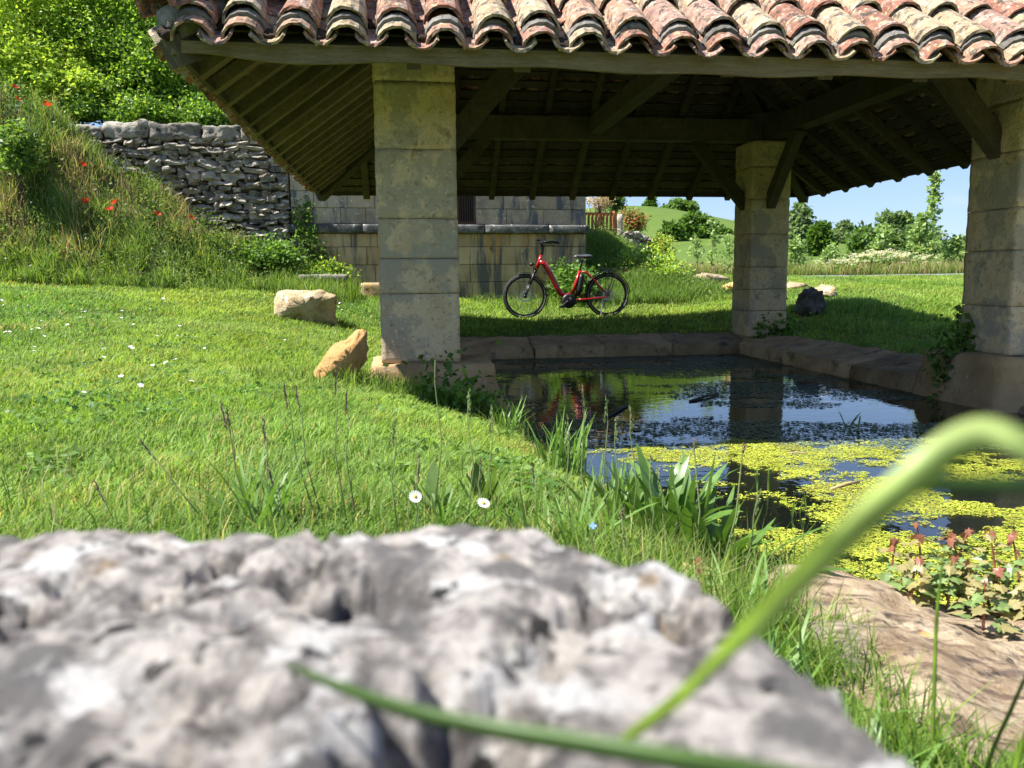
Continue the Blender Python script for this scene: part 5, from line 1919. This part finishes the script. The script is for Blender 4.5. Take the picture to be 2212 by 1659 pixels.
tuft('plantain', 'big tuft of broad strap-leaved plantain at the edge of the duckweed', 'plant', gy_(1455, 1.95), 46, .30, .027, gl1, (.03, .55), (.0, .45), 3, .09)
tuft('plantain', 'full strap-leaved plantain rooted between the rushes and the big tuft', 'plant', gy_(1370, 2.1), 26, .26, .026, gl1, (.05, .6), (.0, .45), 23, .08)
tuft('plantain', 'smaller strap-leaved plantain spreading flat leaves over the duckweed', 'plant', gy_(1550, 1.88), 22, .27, .028, gl1, (.4, .9), (.05, .35), 4, .05)
tuft('rush_tuft', 'tall bright rush tuft standing against the open water', 'plant', gy_(1215, 3.0), 60, .29, .009, gl2, (.02, .38), (.0, .28), 5, .10)
tuft('rush_tuft', 'small rush tuft at the grassy corner below the plinth', 'plant', gy_(1100, 4.35), 40, .26, .011, gl2, (.02, .5), (.0, .3), 6, .09)
tuft('rush_tuft', 'slim rush tuft between the plantain and the pool', 'plant', gy_(1330, 2.5), 40, .22, .009, gl2, (.02, .4), (.0, .3), 7, .08)
tuft('grass_tuft', 'coarse grass tuft on the lawn edge with purple-brown stalks', 'plant', gy_(545, 1.55), 46, .21, .007, gl2, (.1, .75), (.0, .4), 8, .09)
tuft('grass_tuft', 'coarse grass tuft between the two white daisies', 'plant', gy_(960, 1.6), 40, .17, .0065, gl2, (.1, .75), (.0, .4), 9, .09)
tuft('grass_tuft', 'coarse grass tuft against the plantain leaves', 'plant', gy_(1230, 1.6), 46, .22, .007, gl2, (.1, .75), (.0, .4), 10, .10)
tuft('grass_tuft', 'coarse grass tuft in front of the russet seedling', 'plant', gy_(1620, 1.35), 40, .17, .006, gl2, (.1, .7), (.0, .4), 11, .07)
tuft('grass_tuft', 'grass tuft leaning over the flat ochre slab', 'plant', gy_(1690, 1.0), 50, .16, .006, gl2, (.1, .75), (.0, .4), 12, .10)
tuft('grass_tuft', 'grass tuft rooted between boulder and flat slab', 'plant', gy_(1800, .8), 40, .14, .005, gl2, (.1, .75), (.0, .4), 13, .09)
tuft('dock', 'dock with upright crinkled leaves by the first daisy', 'plant', gy_(930, 1.75), 6, .15, .035, gl3, (.1, .5), (.0, .2), 14, .04)
tuft('dock', 'dock with bronze-tinged leaves by the second daisy', 'plant', gy_(1040, 1.9), 7, .16, .034, gl3, (.1, .5), (.0, .2), 15, .04)
tuft('water_sprout', 'few green iris blades rising from the open water', 'plant', tuple(onz(1835, 925, WATER_Z)), 5, .22, .016, gl2, (.05, .5), (.0, .3), 16, .09)
tuft('water_sprout', 'thin blades standing in duckweed below the mirrored pillar', 'plant', tuple(onz(1710, 1110, WATER_Z)), 6, .12, .008, gl2, (.02, .3), (.0, .2), 17, .1)
tuft('water_sprout', 'thin blades standing in duckweed behind the plantain', 'plant', tuple(onz(1645, 1060, WATER_Z)), 4, .20, .010, gl2, (.02, .3), (.0, .2), 18, .04)
tuft('grass_tuft', 'dark grass tuft on the broad plinth under the lit pillar face', 'plant', (W(S_A + .52, -.22)[0], W(S_A + .52, -.22)[1], .02), 40, .30, .012, gl2, (.1, .6), (.0, .4), 19, .1)

# maple seedlings with folded lobed leaves
mo_pts = []
for i, (a, r) in enumerate(((-90, .0), (-40, .42), (-10, .34), (12, .72), (30, .45), (58, .62), (74, .60), (90, 1.), (106, .60), (122, .62), (150, .45), (168, .72), (190, .34), (220, .42))):
    t = math.radians(a)
    mo_pts.append((r * math.cos(t), r * math.sin(t) + (.12 if i else 0), -.25 * abs(math.cos(t)) * r + .08 * (r - .5)))
ml = {}
for nm, mt in (('g', gmap), ('r', rmap), ('o', omap)):
    V = [(0, .25, .02)] + mo_pts
    F = [(0, 1 + i, 1 + (i + 1) % len(mo_pts)) for i in range(len(mo_pts))]
    me = mesh('leaf', V, F, False); me.materials.append(mt); ml[nm] = me


def seedling(label, loc, H, n, size, redtop, seed):
    r = random.Random(seed)
    t = thing('maple_seedling', label, 'seedling', loc, 0, 'maple seedlings at the pool edge')
    lx, ly = r.uniform(-.3, .3), r.uniform(-.3, .3)
    MB().tube([(0, 0, -.02), (lx * H * .5, ly * H * .5, H * .55), (lx * H, ly * H, H)], [.003, .0025, .0015], 6).build('stem', red_stem, t)
    for i in range(n):
        k = (i + 1) / n
        a = i * 2.4 + r.uniform(-.4, .4)
        s_ = size * (1.05 - .55 * k) * r.uniform(.8, 1.2)
        rad = size * (1.1 - .8 * k) * r.uniform(.4, 1.1)
        key = 'r' if k > 1 - redtop * .7 and r.random() < .8 else ('o' if r.random() < .35 + .3 * k else 'g')
        p = Vector((lx * H * k + rad * math.cos(a), ly * H * k + rad * math.sin(a), H * k + r.uniform(-.01, .01)))
        obj('leaf', ml[key], None, t, loc=p, rot=(r.uniform(-.9, .1) - (.9 if key == 'r' else 0), r.uniform(-.5, .5), a - math.pi / 2 + r.uniform(-.5, .5)), scale=(s_, s_, s_))


for q, (px, Y, H, nn, rt, lab) in enumerate(((1935, 1.78, .13, 10, .3, 'small red-tipped maple seedling leaning out over the duckweed'), (2010, 1.75, .17, 12, .3, 'red-tipped maple seedling behind the orange lichen on the slab'), (2065, 1.72, .18, 16, .25, 'bushy maple seedling with crimson top on the slab edge'),
                                             (2120, 1.68, .17, 18, .2, 'leafy green maple seedling amid the red-tipped ones'), (2180, 1.66, .21, 18, .2, 'tallest maple seedling of the red-tipped clump'), (2235, 1.62, .20, 16, .2, 'maple seedling at the outer end of the red-tipped clump'),
                                             (2150, 1.5, .10, 14, .0, 'low green maple seedling spilling onto the slab'), (1500, 1.55, .10, 12, .35, 'russet maple seedling under the plantain'), (1540, 1.45, .09, 12, .1, 'green maple seedling squeezed beside the boulder'))):
    seedling(lab, gy_(px, Y) if q > 6 else (at(px, 1000, Y).x, Y, .09 if q < 6 else .12), H * .82, nn + 6, .036, rt, 300 + q)
for q, (px, Y) in enumerate(((1960, 1.75), (2040, 1.72), (2100, 1.7), (2160, 1.66), (2210, 1.62))):
    seedling('leafy maple seedling with pale green leaves on the slab rim', (at(px, 1000, Y).x, Y - .05, .09), .10, 24, .039, .05, 340 + q)

# a woolly grey-leaved weed by the slab
tuft('woolly_weed', 'pale woolly-leaved weed sprouting beside the flat slab', 'plant', (at(1890, 1000, 1.0).x, 1.0, .15), 9, .05, .02, leaf_mat('woolly_leaf', trans=.25, rough=.7, spec=.2, attr=False, base=(.22, .28, .18)), (.2, .8), (.0, .3), 21, .02)
tuft('clover_weed', 'low round-leaved weed in the gap below the slab', 'plant', gy_(1930, .92), 26, .07, .03, gl3, (.3, .95), (.0, .3), 22, .10)

# clover and plantain rosettes through the mown lawn
rs = np.random.default_rng(808)
nr = 900
ry = rs.uniform(1.3 ** .8, 13 ** .8, nr) ** 1.25
rx_ = rs.uniform(-1, 1, nr) * (ry * .72 + .4)
ok = free(rx_, ry, .05) & (zg(rx_, ry) < 1.0) & (zg(rx_, ry) > -.1) & ~((rx_ > .5) & (ry < 2.3)) & (fbm(rx_, ry, 1.3, 3, 41) > .47)
rx_, ry = rx_[ok], ry[ok]
kk = rs.integers(0, len(rx_), 16000)
sp_ = rs.uniform(.03, .16, len(rx_))[kk]
cx_, cy_ = rx_[kk] + rs.normal(0, 1, len(kk)) * sp_, ry[kk] + rs.normal(0, 1, len(kk)) * sp_
cz_ = zg(cx_, cy_) + rs.uniform(.012, .045, len(kk))
ok = free(cx_, cy_, .0)
cc_ = np.array([(.05, .12, .03), (.08, .16, .035), (.11, .19, .05)])[rs.integers(0, 3, len(rx_))][kk] * rs.uniform(.6, 1.1, len(kk))[:, None]
V, F, C = leaf_cloud(np.c_[cx_, cy_, cz_][ok], .028, cc_[ok], rs, .75, .8)
o = obj('lawn_weeds', mesh('lawn_weeds', V, F, False, C), M['leaf'])
tag(o, 'clover and small broad-leaved weeds growing through the mown lawn', 'weeds', kind='stuff')

# ------------------------------------------------------------------ seed stalks
def stalk(label, base, top, r, head_len, head_r, mat, group, bend=.0):
    t = thing('grass_stalk', label, 'grass stalk', base, 0, group)
    d = Vector(top) - Vector(base)
    m_ = d * .5 + Vector((-d.z * bend, 0, 0))
    k = 1 - head_len / d.length
    MB().tube([(0, 0, -.02), m_ * .98, d * k, d], [r, r * .85, r * .6, r * .3], 5).build('stem', stem_m, t, True)
    mb_ = MB()
    dn = (d - m_).normalized()
    rr_ = random.Random(int(top[0] * 1e4))
    for i in range(12):
        c = d - dn * head_len * (i / 12)
        s_ = Vector((rr_.uniform(-1, 1), rr_.uniform(-1, 1), .3)) * head_r
        w = head_r * (.55 + .6 * math.sin(math.pi * (i + 1) / 13))
        mb_.tube([c - dn * head_len * .06 + s_ * .2, c + s_ * .6, c + s_ * .8 + dn * head_len * .10], [w * .3, w * .5, w * .08], 4)
    mb_.build('seed_head', mat, t)


ST = [(480, 1.5, 300, 948, 0), (545, 1.55, 490, 882, 0), (600, 1.6, 568, 905, 0), (690, 1.6, 612, 828, 0), (700, 1.62, 640, 835, 0), (750, 1.6, 725, 800, 0), (770, 1.65, 748, 845, 0), (560, 1.5, 478, 870, 0), (860, 1.55, 852, 905, 1), (930, 1.7, 940, 770, 0),
      (1000, 1.6, 1012, 845, 1), (1075, 1.7, 1062, 880, 1), (1020, 1.75, 1040, 990, 1), (650, 1.45, 575, 1000, 0), (880, 1.5, 905, 985, 0), (1290, 1.7, 1258, 832, 0), (1330, 1.8, 1310, 860, 1), (1360, 1.8, 1362, 880, 1), (1400, 1.7, 1405, 985, 1), (1250, 1.6, 1225, 900, 1),
      (1180, 1.6, 1150, 1000, 0), (1340, 1.5, 1345, 1100, 2), (1500, 1.7, 1500, 950, 2), (1550, 1.7, 1608, 958, 2), (1600, 1.75, 1640, 1060, 1), (1470, 1.75, 1420, 1010, 1), (250, 1.6, 205, 1040, 0), (1320, 1.9, 1330, 905, 1)]
LB = {0: ('purple-brown grass stalk with a slim seed head in front of the lawn', purple_head, 'purple-brown grass stalks', .055, .0034), 1: ('thin green flowering grass stalk with an airy head at the pool edge', green_head, 'green flowering grass stalks', .06, .0050),
      2: ('plantain flower stalk with a brown oval head above its strap leaves', brown_head, 'plantain flower stalks', .022, .0055)}
for bx_, Y, tx, ty, kd in ST:
    b = gy_(bx_, Y)
    tp = at(tx, ty, Y + .03)
    lab, mt, grp, hl, hr = LB[kd]
    stalk(lab, b, tuple(tp), .0017 if kd < 2 else .0022, hl, hr, mt, grp, .05 if tx < bx_ else -.05)

# ------------------------------------------------------------------ flowers
white_p = plain_mat('white_petal', (.80, .80, .78), .6)
yel_p = plain_mat('yellow_disc', (.62, .42, .03), .7)
blue_p = plain_mat('blue_petal', (.16, .28, .75), .6)
red_p = leaf_mat('poppy_petal', trans=.35, rough=.5, spec=.2, attr=False, base=(.62, .045, .02))
V, F = [(0, 0, 0)], []
for i in range(16):
    a0, a1 = 2 * math.pi * i / 16, 2 * math.pi * (i + .8) / 16
    b = len(V)
    V += [(.3 * math.cos(a0), .3 * math.sin(a0), .0), (math.cos(a0 + .05), math.sin(a0 + .05), .12), (math.cos(a1 - .05), math.sin(a1 - .05), .14), (.3 * math.cos(a1), .3 * math.sin(a1), 0)]
    F += [(0, b, b + 1, b + 2, b + 3)]
petals_me = mesh('petals', V, F); petals_me.materials.append(white_p)
V, F = [], []
for j, (r, z) in enumerate(((.34, .02), (.25, .16), (.0, .2))):
    for i in range(8):
        V.append((r * math.cos(i * math.pi / 4), r * math.sin(i * math.pi / 4), z))
for j in range(2):
    for i in range(8):
        F.append((j * 8 + i, j * 8 + (i + 1) % 8, j * 8 + 8 + (i + 1) % 8, j * 8 + 8 + i))
disc_me = mesh('flower_disc', V, F, True); disc_me.materials.append(yel_p)
for px, py, Y, tilt, lab in ((897, 1073, 1.5, (.9, .0, .3), 'white daisy in full face beside the upright dock'), (1044, 1087, 1.48, (.5, .35, 0), 'white daisy tilted to show its yellow disc near the bronze dock')):
    p = at(px, py, Y)
    g = gz(p.x, Y)
    t = thing('daisy', lab, 'flower', (p.x, Y, g))
    hh = p.z - g
    MB().tube([(.01, .01, -.01), (.004, .002, hh * .6), (0, 0, hh)], .0012, 5).build('stem', stem_m, t)
    obj('petals', petals_me, None, t, loc=(0, 0, hh), rot=tilt, scale=(.0125,) * 3)
    obj('flower_disc', disc_me, None, t, loc=(0, -.0005, hh + .0008), rot=tilt, scale=(.012,) * 3)
for px, py, Y, lab in ((934, 1152, 1.4, 'tiny blue speedwell at the rim of the boulder'), (1281, 1136, 1.42, 'tiny blue speedwell in the grass below the plantain')):
    p = at(px, py, Y)
    g = gz(p.x, Y)
    t = thing('speedwell', lab, 'flower', (p.x, Y, g))
    hh = max(.02, p.z - g)
    MB().tube([(0, 0, -.01), (0, 0, hh)], .0008, 4).build('stem', stem_m, t)
    V, F = [(0, 0, 0)], []
    for i in range(4):
        a = i * math.pi / 2
        b = len(V)
        V += [(.8 * math.cos(a - .5), .8 * math.sin(a - .5), .1), (math.cos(a), math.sin(a), .15), (.8 * math.cos(a + .5), .8 * math.sin(a + .5), .1)]
        F.append((0, b, b + 1, b + 2))
    obj('petals', mesh('petals', V, F), blue_p, t, loc=(0, 0, hh), rot=(.8, 0, 0), scale=(.007,) * 3)
# little daisies scattered in the lawn
V, F = [], []
for i in range(8):
    V.append((math.cos(i * math.pi / 4), math.sin(i * math.pi / 4), .0 if i % 2 else .15))
V.append((0, 0, -.25))
V += [(.05, 0, -4.), (-.05, 0, -4.)]
F = [tuple(range(8))] + [(8, (i + 1) % 8, i) for i in range(8)] + [(8, 9, 10)]
ld = mesh('lawn_daisy', V, F); ld.materials.append(white_p)
rd = random.Random(12)
spots = []
for _ in range(70):
    if rd.random() < .75:
        px, py = rd.uniform(0, 420), rd.triangular(640, 900, 690)
    else:
        px, py = rd.uniform(420, 800), rd.uniform(640, 790)
    spots.append((px, py))
for _ in range(14):
    spots.append((rd.gauss(735, 18), rd.gauss(668, 6)))
for _ in range(9):
    spots.append((rd.gauss(1325, 22), rd.gauss(690, 4)))
for _ in range(14):
    spots.append((rd.uniform(0, 330), rd.triangular(640, 760, 660)))
for px, py in spots:
    p = onground(px, py, 2.)
    if p.z > 1.1 or p.z < -.1 or not bool(free(np.array([p.x]), np.array([p.y]), .1)[0]):
        continue
    s_ = rd.uniform(.010, .017)
    o = obj('lawn_daisy', ld, None, None, loc=(p.x, p.y, p.z + s_ * 3.6), rot=(rd.uniform(-.1, .7), rd.uniform(-.4, .4), rd.uniform(0, 6)), scale=(s_,) * 3)
    tag(o, 'tiny white daisy dotted in the mown lawn', 'flower', 'lawn daisies')
# poppies on the bank
V, F = [], []
for q in range(4):
    a = q * math.pi / 2 + .2
    b = len(V)
    for i in range(4):
        for j in range(4):
            r = i / 3.
            aa = a + (j - 1.5) * .42
            V.append((r * math.cos(aa) * (1 + .05 * (q % 2)), r * math.sin(aa), .55 * r ** 2 + .05 * (q % 2) + .06 * math.sin(j * 2.5 + q)))
    for i in range(3):
        for j in range(3):
            F.append((b + i * 4 + j, b + i * 4 + j + 1, b + (i + 1) * 4 + j + 1, b + (i + 1) * 4 + j))
pop = mesh('petals', V, F, True); pop.materials.append(red_p)
for q, (px, py, s_) in enumerate(((64, 388 * .5 + 20, .05), (38, 213, .045), (42, 238, .04), (105, 250, .05), (190, 467, .05), (253, 462, .05), (243, 483, .05), (343, 490, .045), (415, 493, .045), (183, 380, .04))):
    if q == 0:
        continue
    p = onground(px, py + 30, 8.)
    z_ = at(px, py, p.y - .1).z
    t = thing('poppy', 'scarlet poppy flowering in the long grass of the bank', 'poppy', (p.x, p.y, p.z), 0, 'poppies on the bank')
    zz_ = max(.35, z_ - p.z)
    MB().tube([(0, 0, -.03), (.02, 0, zz_ * .6), (0, 0, zz_)], .004, 5).build('stem', stem_m, t)
    obj('petals', pop, None, t, loc=(0, 0, zz_), rot=(.55 + .1 * (q % 3), .15 * (q % 4) - .2, q), scale=(s_ * 1.15,) * 3)

# ------------------------------------------------------------------ close blades in front of the lens
def ribbon(name, label, pts, widths, mat, fold=.3):
    """pts: world points; flat ribbon with a fold along its middle"""
    P = [Vector(p) for p in pts]
    # resample smoothly
    R, Wd = [], []
    for i in range(len(P) - 1):
        p0, p1, p2, p3 = P[max(i - 1, 0)], P[i], P[i + 1], P[min(i + 2, len(P) - 1)]
        for k in range(8):
            t = k / 8
            R.append(.5 * ((2 * p1) + (p2 - p0) * t + (2 * p0 - 5 * p1 + 4 * p2 - p3) * t * t + (3 * p1 - p0 - 3 * p2 + p3) * t ** 3))
            Wd.append(widths[i] + (widths[i + 1] - widths[i]) * t)
    R.append(P[-1]); Wd.append(widths[-1])
    V, F = [], []
    for i, p in enumerate(R):
        tg = (R[min(i + 1, len(R) - 1)] - R[max(i - 1, 0)]).normalized()
        s_ = tg.cross(Vector((0.25, -1, .35))).normalized()
        nn_ = s_.cross(tg).normalized()
        w = Wd[i] / 2
        V += [p - s_ * w + nn_ * w * fold, p - nn_ * .00005, p + s_ * w + nn_ * w * fold, p - nn_ * .00015]
        if i:
            b = i * 4
            F += [(b - 4, b - 3, b + 1, b), (b - 3, b - 2, b + 2, b + 1), (b - 2, b - 1, b + 3, b + 2), (b - 1, b - 4, b, b + 3)]
    o = obj(name, mesh(name, V, F, True), mat)
    return tag(o, label, 'grass blade')


bl_m = leaf_mat('close_blade', trans=.55, rough=.4, spec=.4, attr=False, base=(.48, .58, .22))
bl_d = leaf_mat('close_blade_dark', trans=.35, rough=.4, spec=.4, attr=False, base=(.055, .11, .02))
ribbon('bent_grass', 'wide pale green grass blade arching blurred across boulder and pool', [onz(1318, 1622, .685), at(1450, 1520, .165), at(1580, 1395, .145), at(1720, 1255, .132), at(1860, 1125, .125), at(1965, 1035, .122), at(2050, 965, .122), at(2130, 938, .122), at(2210, 965, .12), at(2290, 1060, .12)],
       [.0026, .0046, .0054, .0058, .0056, .0056, .0054, .0054, .0052, .0046], bl_m, .06)
ribbon('bent_grass', 'darker grass blade folding sideways from the wide arching one', [at(1945, 1050, .1235), at(2010, 1046, .126), at(2100, 1048, .13), at(2200, 1050, .134), at(2300, 1060, .14)], [.0034, .0032, .003, .0032, .003], bl_d)
ribbon('bent_grass', 'thin dark grass blade lying across the top of the boulder', [onz(615, 1432, .703), onz(700, 1470, .706), onz(870, 1530, .709), onz(1060, 1572, .711), onz(1250, 1603, .712), onz(1450, 1636, .713), onz(1700, 1678, .713), onz(1950, 1740, .712)], [.0006, .0022, .0034, .0038, .0040, .0040, .0040, .004], bl_d)
ribbon('bent_grass', 'blurred dark grass blade rising past the end of the slab', [onz(2070, 1860, .25), at(2130, 1650, .55), at(2180, 1530, .50), at(2240, 1400, .46)], [.006, .010, .009, .004], bl_d)
ribbon('bent_grass', 'blurred bright grass blade beside the dark one past the slab', [onz(2150, 1880, .25), at(2180, 1700, .52), at(2205, 1600, .48), at(2250, 1480, .45)], [.006, .012, .011, .004], bl_m)
ribbon('bent_grass', 'slender blurred grass blade crossing the flat ochre slab', [onz(2010, 1700, .2), at(2016, 1500, .80), at(2022, 1330, .74), at(2040, 1180, .70)], [.004, .007, .006, .001], bl_m)
